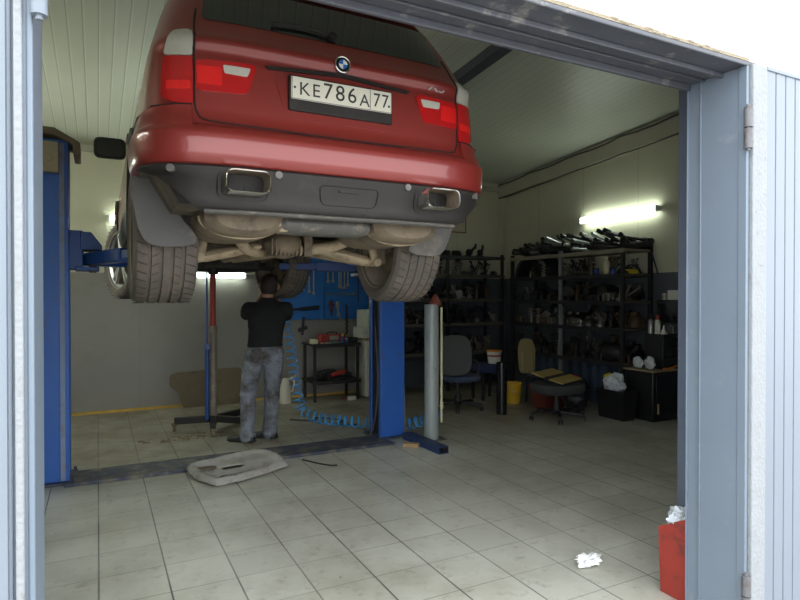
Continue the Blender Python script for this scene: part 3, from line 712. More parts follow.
# --- mud flaps
for s in (-1, 1):
    P = [(-.90, .60), (-.74, .60), (-.735, .43), (-.69, .33), (-.61, .235), (-.61, .205), (-.66, .185), (-.78, .178), (-.85, .195), (-.885, .26), (-.915, .42)]
    q = MB(); P = rounded(P, .03, 3)
    rs = [[Vector((CX+s*-a, CY+.445+(.54-c)*.22+d+.10*max(0, (-a-.80))*0, CZ+c)) for a, c in P] for d in (0, .008)]
    q.rings(rs); q.build('mud_flap', FLAP, car, .002)
# --- underside
def cm(nm, m, fn, **k):
    q = MB(); fn(q); return q.build(nm, m, car, **k)
def P3(x, y, z): return Vector((CX+x, CY+y, CZ+z))
for s in (-1, 1):
    q = MB(); prof = [(0, .0), (.72, .02), (.96, .06), (1, .14), (1, .50), (.96, .58), (.72, .62), (0, .64)]
    rs = []
    for f, yy in prof[1:-1]: rs.append([P3(s*.43+.20*f*math.copysign(abs(math.cos(a))**.75, math.cos(a)), .16+yy, .315+.095*f*math.copysign(abs(math.sin(a))**.85, math.sin(a))) for a in [2*PI*k/28 for k in range(28)]])
    q.rings(rs); mf = q.build('muffler', DUSTD, car)
    q = MB(); q.tube([P3(s*.43+.205*math.cos(a), .30, .315+.098*math.sin(a)) for a in [PI+PI*k/20 for k in range(21)]], .006, 6); q.build('muffler_seam', DUST, mf)
    # shock absorber, lower arm, upper link, hub carrier
    cm('lower_control_arm', DUST, lambda q: (q.tube([P3(s*.18, 1.0, .24), P3(s*.34, .98, .205), P3(s*.50, .94, .165), P3(s*.575, .93, .155)], [.035, .055, .05, .035], 10, ell=[(1.5, .7)]*4), q.tube([P3(s*.24, 1.45, .25), P3(s*.42, 1.18, .20), P3(s*.56, .98, .16)], [.03, .035, .035], 10)))
    cm('shock_absorber', DUST, lambda q: (q.cyl(P3(s*.545, .86, .16), P3(s*.50, .90, .40), .028, seg=14), q.cyl(P3(s*.548, .82, .15), P3(s*.548, .90, .15), .026, seg=14)))
    cm('hub_carrier', DUSTD, lambda q: (q.box(P3(s*.6-.04, .88, .14), P3(s*.6+.04, 1.02, .40)), q.cyl(P3(s*.3, .95, .28), P3(s*.62, .95, .265), .025, seg=12)), bevel=.015)
    cm('brake_bracket', DUST, lambda q: (q.box(P3(s*.46-.02, .78, .24), P3(s*.46+.02, .82, .31)), q.tube([P3(s*.44, .78, .25), P3(s*.36, .76, .235), P3(s*.33, .76, .26)], .009, 8)), bevel=.004)
cm('exhaust_pipe', DUST, lambda q: q.tube(smooth_path([P3(-.38, .72, .30), P3(-.33, .80, .25), P3(-.27, .92, .215), P3(-.18, 1.05, .21), P3(-.12, 1.3, .22), P3(-.10, 2.6, .25)], 6), .034, 12))
cm('exhaust_pipe', DUST, lambda q: q.tube(smooth_path([P3(.36, .72, .30), P3(.27, .84, .25), P3(.14, .9, .225), P3(-.02, 1.0, .215), P3(-.04, 1.4, .22), P3(-.02, 2.6, .25)], 6), .034, 12))
cm('spare_wheel_well', LIPPL, lambda q: (q.tube([P3(x, .30, .295) for x in (-.27, -.24, .18, .22)], [.05, .068, .068, .05], 16, ell=[(1.7, .75)]*4),), bevel=0)
cm('tow_bracket', DUST, lambda q: (q.box(P3(-.27, .22, .25), P3(-.225, .28, .33)), q.cyl(P3(-.275, .2, .285), P3(-.275, .27, .285), .014)), bevel=.006)
def diff(q):
    q.ball(P3(-.03, .98, .255), .12, (1., 1.1, .75), 18)
    for k in range(9): q.box(P3(-.13+.025*k, .875, .18), P3(-.123+.025*k, 1.0, .28))
    q.box(P3(.07, .86, .18), P3(.12, .95, .30))
cm('differential', DUSTD, diff)
cm('rear_subframe', DUSTD, lambda q: (q.bar(P3(-.5, 1.12, .27), P3(.5, 1.12, .27), .09, .07), q.bar(P3(-.36, .8, .30), P3(-.36, 1.6, .29), .06, .06), q.bar(P3(.36, .8, .30), P3(.36, 1.6, .29), .06, .06), q.bar(P3(-.36, 1.6, .28), P3(.36, 1.6, .28), .07, .06)), bevel=.015)
cm('fuel_tank', UNDER, lambda q: q.box(P3(-.55, 1.25, .25), P3(.55, 1.75, .345)), bevel=.04)
cm('gearbox', DARKM, lambda q: (q.box(P3(-.16, 2.5, .20), P3(.16, 3.3, .345)), q.box(P3(-.42, 3.35, .18), P3(.42, 3.9, .345)), q.cyl(P3(0, 1.1, .27), P3(0, 2.5, .27), .04)), bevel=.03)
cm('front_subframe', DARKM, lambda q: (q.bar(P3(-.55, 3.7, .25), P3(.55, 3.7, .25), .12, .07), q.bar(P3(-.6, 3.55, .22), P3(-.3, 3.75, .25), .06, .05), q.bar(P3(.6, 3.55, .22), P3(.3, 3.75, .25), .06, .05), q.cyl(P3(-.05, 3.35, .14), P3(-.05, 3.35, .22), .05)), bevel=.01)
for s in (-1, 1):
    cm('floor_shield', UNDER, lambda q: q.box(P3(s*.48-.24, 1.8, .318), P3(s*.48+.24, 3.2, .345)), bevel=.01)

# ------------------------------------------------------------------ the two-post lift
lift = thing('car_lift', 'blue two post car lift with dirty floor plate holding up the red car', 'car lift', (1.23, 5.6, 0))
def column(x, y, s, paint, wx=.26):
    """C-section column, open towards the car (s = +1 opens to +X)"""
    dy, t = .30, .022
    xa = x; xb = x-s*wx                                    # xa = open edge
    P = [(xa, y), (xb, y), (xb, y+dy), (xa, y+dy), (xa, y+dy-.06), (xa-s*.012, y+dy-.06), (xa-s*.012, y+dy-t), (xb+s*t, y+dy-t), (xb+s*t, y+t), (xa-s*.012, y+t), (xa-s*.012, y+.06), (xa, y+.06)]
    q = MB(); q.prism(P, .02, 2.78, 'Z'); c = q.build('column', paint, lift, .006, smooth=0)
    q = MB(); q.box((min(xb+s*.03, xa-s*.03), y+.05, .03), (max(xb+s*.03, xa-s*.03), y+dy-.05, 2.72)); q.build('column_core', LIFTD, c)
    q = MB(); q.cyl((xa-s*.03, y+.11, .05), (xa-s*.03, y+.11, 2.7), .011, seg=8); q.cyl((xa-s*.02, y+.19, .05), (xa-s*.02, y+.19, 2.7), .007, seg=8); q.build('lift_cable', DARKM, c)
    q = MB(); q.box((min(xa, xb)-.05, y-.05, 0), (max(xa, xb)+.05, y+dy+.05, .022))
    for a in (xa+s*.03, xb-s*.03):
        for d in (-.03, dy+.03): q.cyl((a, y+d, 0), (a, y+d, .05), .014, seg=6)
    q.build('foot_plate', PLATEFL, c, .003)
    return c
YCL, YCR = 5.44, 5.58
cl = column(-.205, YCL, 1, LIFTBR); cr = column(2.655, YCR, -1, LIFTBR, .285)
q = MB(); q.box((-.27, YCL-.014, .03), (-.235, YCL+.0, 2.75)); q.build('edge_strip', mat('lift_scuffed_strip', (.16, .22, .36), .5, 0, .3, 5, dirt=((.16, .10, .09), .25, 4)), cl)
q = MB(); q.box((-.24, 5.34, .0), (2.70, 5.74, .018)); q.box((-.24, 5.325, .0), (2.70, 5.345, .028)); q.build('floor_plate', PLATEFL, lift, .003)
q = MB(); q.box((-.40, YCL-.09, 2.50), (-.27, YCL-.014, 2.74)); q.cyl((-.335, YCL-.09, 2.61), (-.335, YCL-.10, 2.61), .03); m_ = q.build('motor_cover', MOTORB, lift, .015)
q = MB(); q.prism([(-.52, 2.80), (-.52, 2.86), (-.30, 2.86), (-.12, 2.76), (-.12, 2.66), (-.17, 2.66), (-.17, 2.74), (-.30, 2.80)], YCL-.06, YCL+.34, 'Y'); q.build('head_plate', BROWNP, lift, .01)
q = MB(); q.box((2.62, YCR-.03, 2.78), (2.95, YCR+.33, 2.84)); q.build('head_plate', LIFTB, lift, .01)
def carriage(x, y, s):
    q = MB(); q.box((min(x-s*.04, x+s*.10), y+.03, 1.74), (max(x-s*.04, x+s*.10), y+.27, 2.06)); q.prism([(x+s*.08, 2.05), (x+s*.16, 2.05), (x+s*.24, 1.94), (x+s*.24, 1.90), (x+s*.08, 1.90)], y+.02, y+.28, 'Y')
    q.box((min(x+s*.04, x+s*.22), y+.0, 1.73), (max(x+s*.04, x+s*.22), y+.30, 1.765))
    c = q.build('carriage', LIFTB, lift, .008)
    for yy in (y+.06, y+.24): 
        h = MB(); h.cyl((x+s*.17, yy, 1.72), (x+s*.17, yy, 1.97), .028, seg=14); h.build('pivot_pin', BROWNP, c)
    return c
def arm(p, d):
    p, d = Vector(p), Vector(d); m = p.lerp(d, .58); u = (d-p).normalized()
    q = MB(); q.bar(p-u*.06, m, .12, .10); a = q.build('lift_arm', LIFTB, lift, .01)
    q = MB(); q.bar(p.lerp(d, .45), d+u*.06, .09, .07); q.build('arm_extension', LIFTB, a, .008)
    q = MB(); q.cyl(d+Vector((0, 0, -.05)), d+Vector((0, 0, .06)), .03, seg=14); q.cyl(d+Vector((0, 0, .06)), d+Vector((0, 0, 1.926-d.z)), .065, seg=20); q.build('lift_pad', TYREB, a)
carriage(-.205, YCL, 1); carriage(2.655, YCR, -1)
arm((-.03, YCL+.06, 1.83), (.36, 4.32, 1.83)); arm((-.03, YCL+.24, 1.83), (.36, 6.02, 1.83))
arm((2.48, YCR+.06, 1.83), (1.75, 4.32, 1.83)); arm((2.48, YCR+.24, 1.83), (1.75, 6.02, 1.83))
q = MB()
q.tube(smooth_path([(2.60, 5.60, 1.2), (2.615, 5.57, .7), (2.60, 5.58, .3), (2.56, 5.63, .05)], 6), .009, 6); q.build('column_hose', CABLE, lift)
q = MB()
for k in range(3): q.tube(smooth_path([(2.935+.012*k, 5.62+.05*k, 1.3-.1*k), (2.95+.015*k, 5.62+.03*k, .6), (2.955+.02*k, 5.60+.03*k, .05)], 5), .009, 6)
q.build('release_linkage', DUSTD, lift)

# ------------------------------------------------------------------ the mechanic
px, py = 1.50, 6.15
man = thing('person', 'mechanic in black t-shirt and worn grey jeans seen from behind reaching up under the car', 'person', (px, py, 0))
man.rotation_euler = (0, 0, R(-10))
def remesh(o, vox, it=2, sm=.5):
    md = o.modifiers.new('r', 'REMESH'); md.mode = 'VOXEL'; md.voxel_size = vox; md.use_smooth_shade = True
    if it: s_ = o.modifiers.new('s', 'SMOOTH'); s_.iterations = it; s_.factor = sm
    bake(o); o.data.shade_smooth(); return o
def limb(q, pts, rad, seg=14, ell=None):
    q.tube(pts, rad, seg, True, ell)
    for p, r in ((pts[0], rad[0]), (pts[-1], rad[-1])):
        e = ell[0] if ell and p is pts[0] else (ell[-1] if ell else (1, 1)); q.ball(p, r*.985, seg=12) if not ell else None
def oval(q, rows, seg=28, p=2.3):
    """vertical loft of ovals (z, cx, cy, rx, ry)"""
    rs = [[Vector((cx+rx*math.copysign(abs(math.cos(a))**(2/p), math.cos(a)), cy+ry*math.copysign(abs(math.sin(a))**(2/p), math.sin(a)), z)) for a in [2*PI*k/seg for k in range(seg)]] for z, cx, cy, rx, ry in rows]
    q.rings(rs)
def man_mesh(q, name, m, **k):
    bm = q.bm; return q
SH = {-1: Vector((-.188, .0, 1.395)), 1: Vector((.188, .0, 1.395))}
EL = {-1: Vector((-.205, .24, 1.30)), 1: Vector((.235, .20, 1.285))}
WR = {-1: Vector((-.050, .34, 1.50)), 1: Vector((.100, .25, 1.50))}
HIP = {-1: Vector((-.098, .0, .93)), 1: Vector((.098, .0, .93))}
KN = {-1: Vector((-.135, .055, .50)), 1: Vector((.115, .05, .50))}
AN = {-1: Vector((-.105, -.045, .09)), 1: Vector((.13, .06, .09))}
def put(q, name, m, vox=None, it=2):
    o = bpy.data.objects.new(name, bpy.data.meshes.new(name)); bmesh.ops.recalc_face_normals(q.bm, faces=q.bm.faces); q.bm.to_mesh(o.data); q.bm.free()
    COL.objects.link(o); o.data.materials.append(m)
    if vox: remesh(o, vox, it)
    else: o.data.shade_smooth(); o.data.set_sharp_from_angle(angle=R(50))
    o.data.materials.clear(); o.data.materials.append(m); o.parent = man; return o
q = MB()
oval(q, [(.86, 0, 0, .12, .08), (.94, 0, 0, .155, .105), (1.05, 0, 0, .14, .095), (1.15, 0, 0, .135, .092), (1.28, 0, 0, .155, .10), (1.37, 0, 0, .165, .095), (1.42, 0, 0, .12, .075), (1.48, 0, .005, .07, .06)])
q.tube([(0, .0, 1.42), (0, .012, 1.50), (0, .03, 1.57)], [.066, .058, .06], 16)
HC = Vector((0, .03, 1.628))                               # head, tilted back a little
rot = Matrix.Rotation(R(12), 3, 'X')
q.ball(HC, .108, (.83, .98, 1.10), 24, rot); q.ball(HC+rot@Vector((0, .028, -.055)), .07, (.80, .95, .95), 18, rot)
q.ball(HC+rot@Vector((0, .103, -.012)), .018, (.8, 1.2, 1.5), 10, rot)                     # nose
q.ball(HC+rot@Vector((0, .088, -.062)), .02, (1.3, .6, .5), 10, rot)                       # lips
for s in (-1, 1):
    q.ball(HC+rot@Vector((s*.100, -.002, -.012)), .036, (.42, .7, 1.1), 12, rot)            # ears
    q.ball(HC+rot@Vector((s*.032, .085, .03)), .02, (1.3, .5, .5), 8, rot)                 # brow
    limb(q, [SH[s]-Vector((s*.02, 0, 0)), SH[s].lerp(EL[s], .5), EL[s]], [.058, .05, .043])
    limb(q, [EL[s], EL[s].lerp(WR[s], .35), WR[s]], [.043, .042, .028])
    # hand: palm and curled fingers raised before the face
    d = (WR[s]-EL[s]).normalized(); up = (d+Vector((0, .12, .5))).normalized(); sd = Vector((0, 1, 0)).cross(up).normalized(); fw = up.cross(sd)*-1
    fw = Vector((-s*.55, .8, .1)); fw = (fw-up*fw.dot(up)).normalized(); sd = up.cross(fw)
    pm = WR[s]+up*.05
    q.tube([WR[s], WR[s]+up*.03, pm+up*.045], [.026, .04, .040], 12, ell=[(1, .8), (1, .5), (1.0, .42)] if False else None)
    for k, L in enumerate((.070, .080, .074, .058)):
        b0 = pm+up*.035+sd*(.028-.019*k); j1 = b0+up*L*.42+fw*.012; j2 = j1+up*L*.20+fw*L*.30; j3 = j2+fw*L*.30-up*L*.06
        q.tube([b0-up*.02, b0, j1, j2, j3], [.0105, .0105, .010, .0092, .008], 8); q.ball(j3, .0079, seg=8)
    t0 = WR[s]+up*.03+sd*.030; t1 = t0+up*.028+sd*.020+fw*.015; t2 = t1+up*.022+fw*.022
    q.tube([WR[s]+up*.015, t0, t1, t2], [.017, .014, .012, .010], 8); q.ball(t2, .0098, seg=8)
    limb(q, [HIP[s], HIP[s].lerp(KN[s], .5), KN[s], KN[s].lerp(AN[s], .35), AN[s]], [.085, .074, .054, .054, .038])
    q.tube([AN[s]+Vector((.01, -.015, -.03)), AN[s]+Vector((-.05, .03, -.045)), AN[s]+Vector((-.11, .07, -.06))], [.036, .034, .022], 10)
put(q, 'body', SKIN, .0068, 1)
q = MB()
for s in (-1, 1): q.ball(HC+rot@Vector((s*.032, .084, .012)), .0125, seg=10)
put(q, 'eyes', mat('eye_dark', (.05, .04, .035), .2, 0, 0))
q = MB(); q.ball(HC+rot@Vector((0, -.008, .006)), .1125, (.84, .97, 1.10), 28, rot)
for v in list(q.bm.verts):
    l = rot.transposed() @ (v.co-HC)
    if l.y > .055-max(0, (l.z-.04))*.55 and l.z < .105: v.co = HC+rot@Vector((l.x*.8, l.y*.72, l.z*.85))
    if l.z < -.03 and l.y > -.02: v.co = HC+rot@Vector((l.x*.8, l.y*.7, -.03+(l.z+.03)*.3))
    elif l.z < -.075: v.co = HC+rot@Vector((l.x*.75, l.y*.9, -.075+(l.z+.075)*.3))
put(q, 'hair', HAIR)
q = MB()                                                    # t-shirt
oval(q, [(.985, 0, .0, .185, .125), (1.05, 0, 0, .180, .122), (1.15, 0, -.004, .182, .120), (1.25, 0, -.006, .198, .124), (1.33, 0, -.006, .208, .122), (1.39, 0, -.002, .185, .108), (1.43, 0, .002, .145, .092), (1.462, 0, .005, .105, .078), (1.49, 0, .008, .076, .068), (1.503, 0, .01, .066, .064)])
for s in (-1, 1):
    e = SH[s].lerp(EL[s], .80); limb(q, [SH[s]-Vector((s*.05, 0, .02)), SH[s]+Vector((s*.012, .01, -.012)), SH[s].lerp(EL[s], .4)+Vector((s*.008, 0, 0)), e], [.085, .078, .071, .064])
sh = put(q, 't_shirt', SHIRT, .010, 3)
q = MB()                                                    # jeans
oval(q, [(.80, 0, .005, .135, .085), (.85, 0, -.005, .190, .128), (.90, 0, -.012, .194, .136), (.96, 0, -.006, .182, .122), (1.02, 0, 0, .160, .112)])
for s in (-1, 1):
    limb(q, [HIP[s]+Vector((0, -.012, -.02)), HIP[s].lerp(KN[s], .35)+Vector((0, -.01, 0)), HIP[s].lerp(KN[s], .7), KN[s], KN[s].lerp(AN[s], .3)+Vector((0, -.012, 0)), KN[s].lerp(AN[s], .7), AN[s]+Vector((0, -.005, .015)), AN[s]+Vector((0, 0, -.03))], [.108, .104, .092, .082, .080, .076, .074, .080], 16)
jn = put(q, 'jeans', JEANS, .010, 3)
for v in jn.data.vertices:                                  # cloth wrinkles
    c = v.co; f = .006*noise.noise(Vector((c.x*9, c.y*9, c.z*26)))+.004*noise.noise(Vector((c.x*20, c.y*20, c.z*14)))
    k = 1.6 if c.z < .62 else (1.3 if .78 < c.z < .9 else .8)
    v.co += v.normal*f*k
for v in sh.data.vertices:
    c = v.co; v.co += v.normal*(.005*noise.noise(Vector((c.x*12, c.y*12, c.z*16))))
for s in (-1, 1):                                           # back pockets
    q = MB(); P = rounded([(s*.035, .955), (s*.135, .945), (s*.135, .865), (s*.085, .835), (s*.04, .865)], .01, 2)
    q.prism(P if s > 0 else P[::-1], -.158, -.136, 'Y'); put(q, 'back_pocket', mat('stained_jeans', (.10, .095, .09), .9, 0, .4, 14, .3, dirt=((.045, .037, .03), .5, 9)) if s < 0 else JEANS)
for s in (-1, 1):
    q = MB(); a = AN[s]; f = a.z
    rows = [(-.075, .030, .052), (-.06, .041, .070), (-.02, .040, .085), (.04, .042, .075), (.10, .049, .058), (.16, .046, .046), (.195, .028, .034)]
    rs = []
    for dy, hw, h in rows: rs.append([Vector((a.x+hw*x_*1.08, a.y+dy*1.12, .004+h*1.08*z_)) for x_, z_ in ((-.9, 0), (.9, 0), (1, .25), (.92, .65), (.5, 1), (-.5, 1), (-.92, .65), (-1, .25))])
    turn = Matrix.Translation((a.x, a.y, 0)) @ Matrix.Rotation(R(58), 4, 'Z') @ Matrix.Translation((-a.x, -a.y, 0))
    q.rings(rs); bmesh.ops.transform(q.bm, matrix=turn, verts=q.bm.verts); so = put(q, 'shoe', SHOE)
    q = MB(); q.box((a.x-.03, a.y-.082, .045), (a.x+.03, a.y-.066, .095)); bmesh.ops.transform(q.bm, matrix=turn, verts=q.bm.verts); h_ = put(q, 'heel_tab', HEEL); h_.parent = so
    q = MB(); q.box((a.x-.043, a.y-.08, 0), (a.x+.043, a.y+.19, .012)); bmesh.ops.transform(q.bm, matrix=turn, verts=q.bm.verts); h_ = put(q, 'sole', TYREB); h_.parent = so

def lean(o):                                                # weight shifted to his right-hand side
    for v in o.data.vertices:
        t = max(0, v.co.z-.12)/1.5; v.co.x += .125*min(1.05, t)**.8-.012
for o in list(man.children):
    lean(o)
    for c_ in o.children: lean(c_)
# ------------------------------------------------------------------ around the lift
r = thing('transmission_jack', 'tall red and blue transmission jack with black caster legs left of the mechanic', 'jack', (1.16, 6.86, 0))
q = MB(); q.cyl((1.16, 6.86, .06), (1.16, 6.86, 1.16), .042, seg=20); q.cyl((1.16, 6.86, 1.13), (1.16, 6.86, 1.18), .05, seg=20); q.build('outer_post', mat('grimy_post_paint', (.20, .17, .13), .6, .2, .3, 8, dirt=((.36, .33, .27), .3, 7)), r)
q = MB(); q.cyl((1.16, 6.86, 1.18), (1.16, 6.86, 1.80), .033, seg=20); q.build('ram', REDP, r)
q = MB(); q.box((1.08, 6.78, 1.80), (1.24, 6.94, 1.83)); q.build('saddle', DARKM, r, .006)
q = MB(); q.cyl((1.09, 6.83, .12), (1.09, 6.83, .92), .024, seg=16); q.cyl((1.09, 6.83, .92), (1.09, 6.83, 1.80), .010, seg=10); q.box((1.06, 6.80, .92), (1.12, 6.86, .98)); q.build('hydraulic_cylinder', LIFTB, r, .003)
for dx, dy in ((-.40, .12), (.44, .36), (-.06, -.34), (.30, -.2)):
    q = MB(); q.bar((1.16, 6.86, .13), (1.16+dx, 6.86+dy, .115), .06, .075); leg = q.build('leg', DARKM, r, .008)
    q = MB(); e = Vector((1.16+dx, 6.86+dy, 0)); q.cyl(e+Vector((-.018, 0, .042)), e+Vector((.018, 0, .042)), .041, seg=18); q.box(e+Vector((-.03, -.03, .06)), e+Vector((.03, .03, .09))); q.build('caster', DUSTD, leg, .004)

r = thing('support_stand', 'tall grey tube stand with rusty red cap beside the right lift column', 'stand', (3.13, 5.33, 0))
q = MB(); q.cyl((3.13, 5.33, .012), (3.13, 5.33, 1.43), .076, seg=28); q.build('tube', GREYP, r)
q = MB(); q.box((3.0, 5.24, 0), (3.27, 5.44, .014)); q.build('foot_plate', PLATEFL, r)
q = MB(); q.cyl((3.17, 5.32, 1.42), (3.17, 5.32, 1.46), .066, seg=20); q.lathe([(.055, 1.46), (.045, 1.475), (.018, 1.535), (.0, 1.545)], (3.17, 5.32, 0), 'Z', 16, False); q.build('cap', REDBR, r)
q = MB(); q.cyl((3.235, 5.30, .36), (3.235, 5.30, 1.40), .013, seg=10); q.cyl((3.235, 5.30, .33), (3.235, 5.30, .40), .02, seg=10); q.cyl((3.235, 5.30, .18), (3.235, 5.30, .33), .012, seg=10); q.build('rod', CREAM, r)
r = thing('steel_tube', 'short blue hollow steel tube lying on the floor at the foot of the grey stand', 'tube', (2.97, 5.1, 0))
p0, p1 = Vector((2.93, 5.50, .034)), Vector((2.955, 4.80, .034)); dd = (p1-p0).normalized(); nn = dd.cross(Vector((0, 0, 1)))
q = MB(); w2, h2 = .056, .034
def sect(c, a, h): return [c+nn*a*x_+Vector((0, 0, h*z_)) for x_, z_ in ((-1, -1), (1, -1), (1, 1), (-1, 1))]
q.rings([sect(p0, w2, h2), sect(p1, w2, h2), sect(p1, w2-.008, h2-.008), sect(p0+dd*.05, w2-.008, h2-.008)], cap=True)
for f in q.bm.faces:
    c_ = f.calc_center_median(); f.material_index = 1 if f.is_valid and len(f.verts) == 4 and abs((c_-p0.lerp(p1, .5)).dot(nn)) < w2-.006 and abs(c_.z-.034) < h2-.006 and (c_-p1).length > .01 else 0
q.build('tube_shell', [mat('dull_navy_paint', (.012, .035, .12), .45, 0, .2, 6, dirt=((.06, .05, .05), .25, 8)), LIFTD], r, smooth=0)
q = MB(); q.bar((2.74, 5.22, .02), (2.86, 5.12, .02), .07, .04); tag(q.build('wood_block', WOODB, None, .003), 'small raw wood block on the floor left of the blue steel tube', 'block')

# coiled air hose from the mechanic's hands to the floor, past the right column, up to the stand
path = smooth_path([(1.80, 6.62, 1.46), (1.90, 6.66, 1.34), (1.98, 6.72, 1.1), (2.06, 6.78, .75), (2.13, 6.82, .38), (2.20, 6.80, .14), (2.34, 6.62, .066), (2.52, 6.36, .066), (2.72, 6.12, .066), (2.90, 6.02, .066), (3.05, 5.85, .075), (3.19, 5.62, .14), (3.235, 5.40, .26), (3.235, 5.32, .30)], 30)
acc = [0.]
for a, c in zip(path, path[1:]): acc.append(acc[-1]+(c-a).length)
pts_ = []; x_ = None; N_ = 2600
import bisect
for k in range(N_+1):
    L = acc[-1]*k/N_; i = min(len(path)-2, max(0, bisect.bisect_right(acc, L)-1)); t = (L-acc[i])/max(1e-9, acc[i+1]-acc[i]); p = path[i].lerp(path[i+1], t)
    d = (path[min(i+4, len(path)-1)]-path[max(i-3, 0)]).normalized()
    if x_ is None: x_ = d.cross(Vector((0, 1, 0))).normalized()
    x_ = (x_-d*x_.dot(d)).normalized(); y_ = d.cross(x_); env = min(1, k/60, (N_-k)/60); a = 2*PI*L/.088
    rr = .056*env
    g = p+(x_*math.cos(a)+y_*math.sin(a))*rr; g.z = max(g.z, .009); pts_.append(g)
q = MB(); q.tube(pts_, .0078, 6); tag(q.build('air_hose', BLUEH), 'coiled blue air hose hanging beside the mechanic and lying along the floor to the stand', 'hose')
q = MB(); q.tube(smooth_path([(2.08, 6.95, .012), (2.3, 6.75, .012), (2.42, 6.9, .012), (2.62, 6.6, .012), (2.5, 6.45, .012), (2.7, 6.3, .012)], 8), .009, 6); tag(q.build('floor_cable', CABLE), 'thin dark cable lying loose on the floor behind the blue coiled hose', 'cable')

# grey undertray on the floor before the lift plate
tr = thing('undertray', 'grey plastic car undertray lying on the tiles in front of the lift plate', 'undertray', (1.05, 5.1, 0))
C_ = [(.60, 5.36), (.66, 5.02), (.80, 4.86), (1.0, 4.87), (1.30, 4.99), (1.50, 5.10), (1.53, 5.24), (1.46, 5.45), (1.33, 5.56), (1.16, 5.54), (.85, 5.44)]
C_ = [(.66, 5.30), (.72, 4.98), (.82, 4.79), (1.0, 4.81), (1.26, 4.93), (1.50, 5.04), (1.50, 5.16), (1.44, 5.42), (1.34, 5.51), (1.20, 5.50), (.88, 5.38)]
Pc = rounded(C_, .05, 3); cen = Vector((1.08, 5.14))
holes = [((.82, 5.21), .10, .065), ((1.04, 5.16), .085, .028), ((1.0, 4.98), .095, .028)]
bm = bmesh.new(); f = bm.faces.new([bm.verts.new((u, v, 0)) for u, v in Pc])
for k, (lo, hi) in enumerate(((.60, 1.55), (4.74, 5.6))):
    n = int((hi-lo)/.022)
    for i in range(1, n):
        c = lo+(hi-lo)*i/n; bmesh.ops.bisect_plane(bm, geom=bm.verts[:]+bm.edges[:]+bm.faces[:], plane_co=(c, 0, 0) if k == 0 else (0, c, 0), plane_no=(1, 0, 0) if k == 0 else (0, 1, 0))
rm = [f for f in bm.faces if any(((f.calc_center_median().x-h[0][0])/h[1])**2+((f.calc_center_median().y-h[0][1])/h[2])**2 < 1 for h in holes[1:])]
bmesh.ops.delete(bm, geom=rm, context='FACES')
bd = {v for e in bm.edges if len(e.link_faces) == 1 for v in e.verts}
outer_e = [v for v in bd if not any(((v.co.x-h[0][0])/h[1])**2+((v.co.y-h[0][1])/h[2])**2 < 1.9 for h in holes)]
def edge_d(x, y): return min(((Vector((x, y))-Vector(a)).dot((Vector(b)-Vector(a)).normalized()) if 0 else 0, ) and (Vector((x, y))-(Vector(a)+(Vector(b)-Vector(a))*max(0, min(1, (Vector((x, y))-Vector(a)).dot(Vector(b)-Vector(a))/max(1e-9, (Vector(b)-Vector(a)).length_squared))))).length for a, b in zip(Pc, Pc[1:]+Pc[:1]))
for v in bm.verts:
    d = edge_d(v.co.x, v.co.y); x, y = v.co.x, v.co.y
    plate_lift = .03 if y > 5.24 else .03*max(0, (y-5.1)/.14)
    v.co.z = .022+plate_lift+.035*math.exp(-((d-.045)/.03)**2)-.012*(d < .012)+.010*noise.noise(Vector((x*6, y*6, 1)))
    h = holes[0]
    if ((x-h[0][0])/h[1])**2+((y-h[0][1])/h[2])**2 < 1: v.co.z -= .012
q = MB(); q.bm.free(); q.bm = bm; o = q.build('tray_shell', UTRAY, tr); sm = o.modifiers.new('th', 'SOLIDIFY'); sm.thickness = .005; sm.offset = -1
q = MB(); q.lathe([(0, 0), (.085, 0), (.09, -.006)], (.82, 5.21, .045), 'Z', 24, False)
for v in q.bm.verts: v.co.y = 5.21+(v.co.y-5.21)*.6; v.co.z += .006
q.build('felt_patch', DUSTD, tr)

def crumple(name, c, r, m, label, cat, sc=(1, 1, .5), seed=1, amp=.5):
    bm = bmesh.new(); bmesh.ops.create_icosphere(bm, subdivisions=4, radius=1)
    for v in bm.verts:
        n = noise.noise(v.co*1.7+Vector((seed*3.1, 0, 0)))+.6*noise.noise(v.co*4.3+Vector((0, seed*2.2, 0)))+.25*noise.noise(v.co*9)
        v.co *= r*(1+amp*n); v.co = Vector((v.co.x*sc[0], v.co.y*sc[1], v.co.z*sc[2]))
    zm = min(v.co.z for v in bm.verts)
    for v in bm.verts: v.co += Vector(c)-Vector((0, 0, zm))
    q = MB(); q.bm.free(); q.bm = bm; return tag(q.build(name, m, smooth=30), label, cat)
crumple('tissue', (2.465, 2.44, 0), .05, TISSUE, 'crumpled white tissue lying on the tiles near the red bin', 'tissue', (1.5, .9, .55), 3, .75)
# brown debris under the engine
q = MB()
for k in range(60):
    a = random.uniform(0, 6.28); d = random.random()**.7
    q.ball((.80+.42*d*math.cos(a), 6.62+.15*d*math.sin(a), .004), random.uniform(.006, .022), (1.4, 1, .5), 6)
tag(q.build('dirt_crumbs', RUBBLE), 'scatter of brown dirt crumbs on the floor under the car left of the jack', 'dirt', kind='stuff')
q = MB(); q.tube(smooth_path([(1.68, 5.22, .006), (1.76, 5.05, .006), (1.84, 4.93, .006), (1.90, 4.90, .006)], 5), .007, 6); tag(q.build('twig', DARKM), 'dark thin broken strip on the tiles right of the undertray', 'strip')

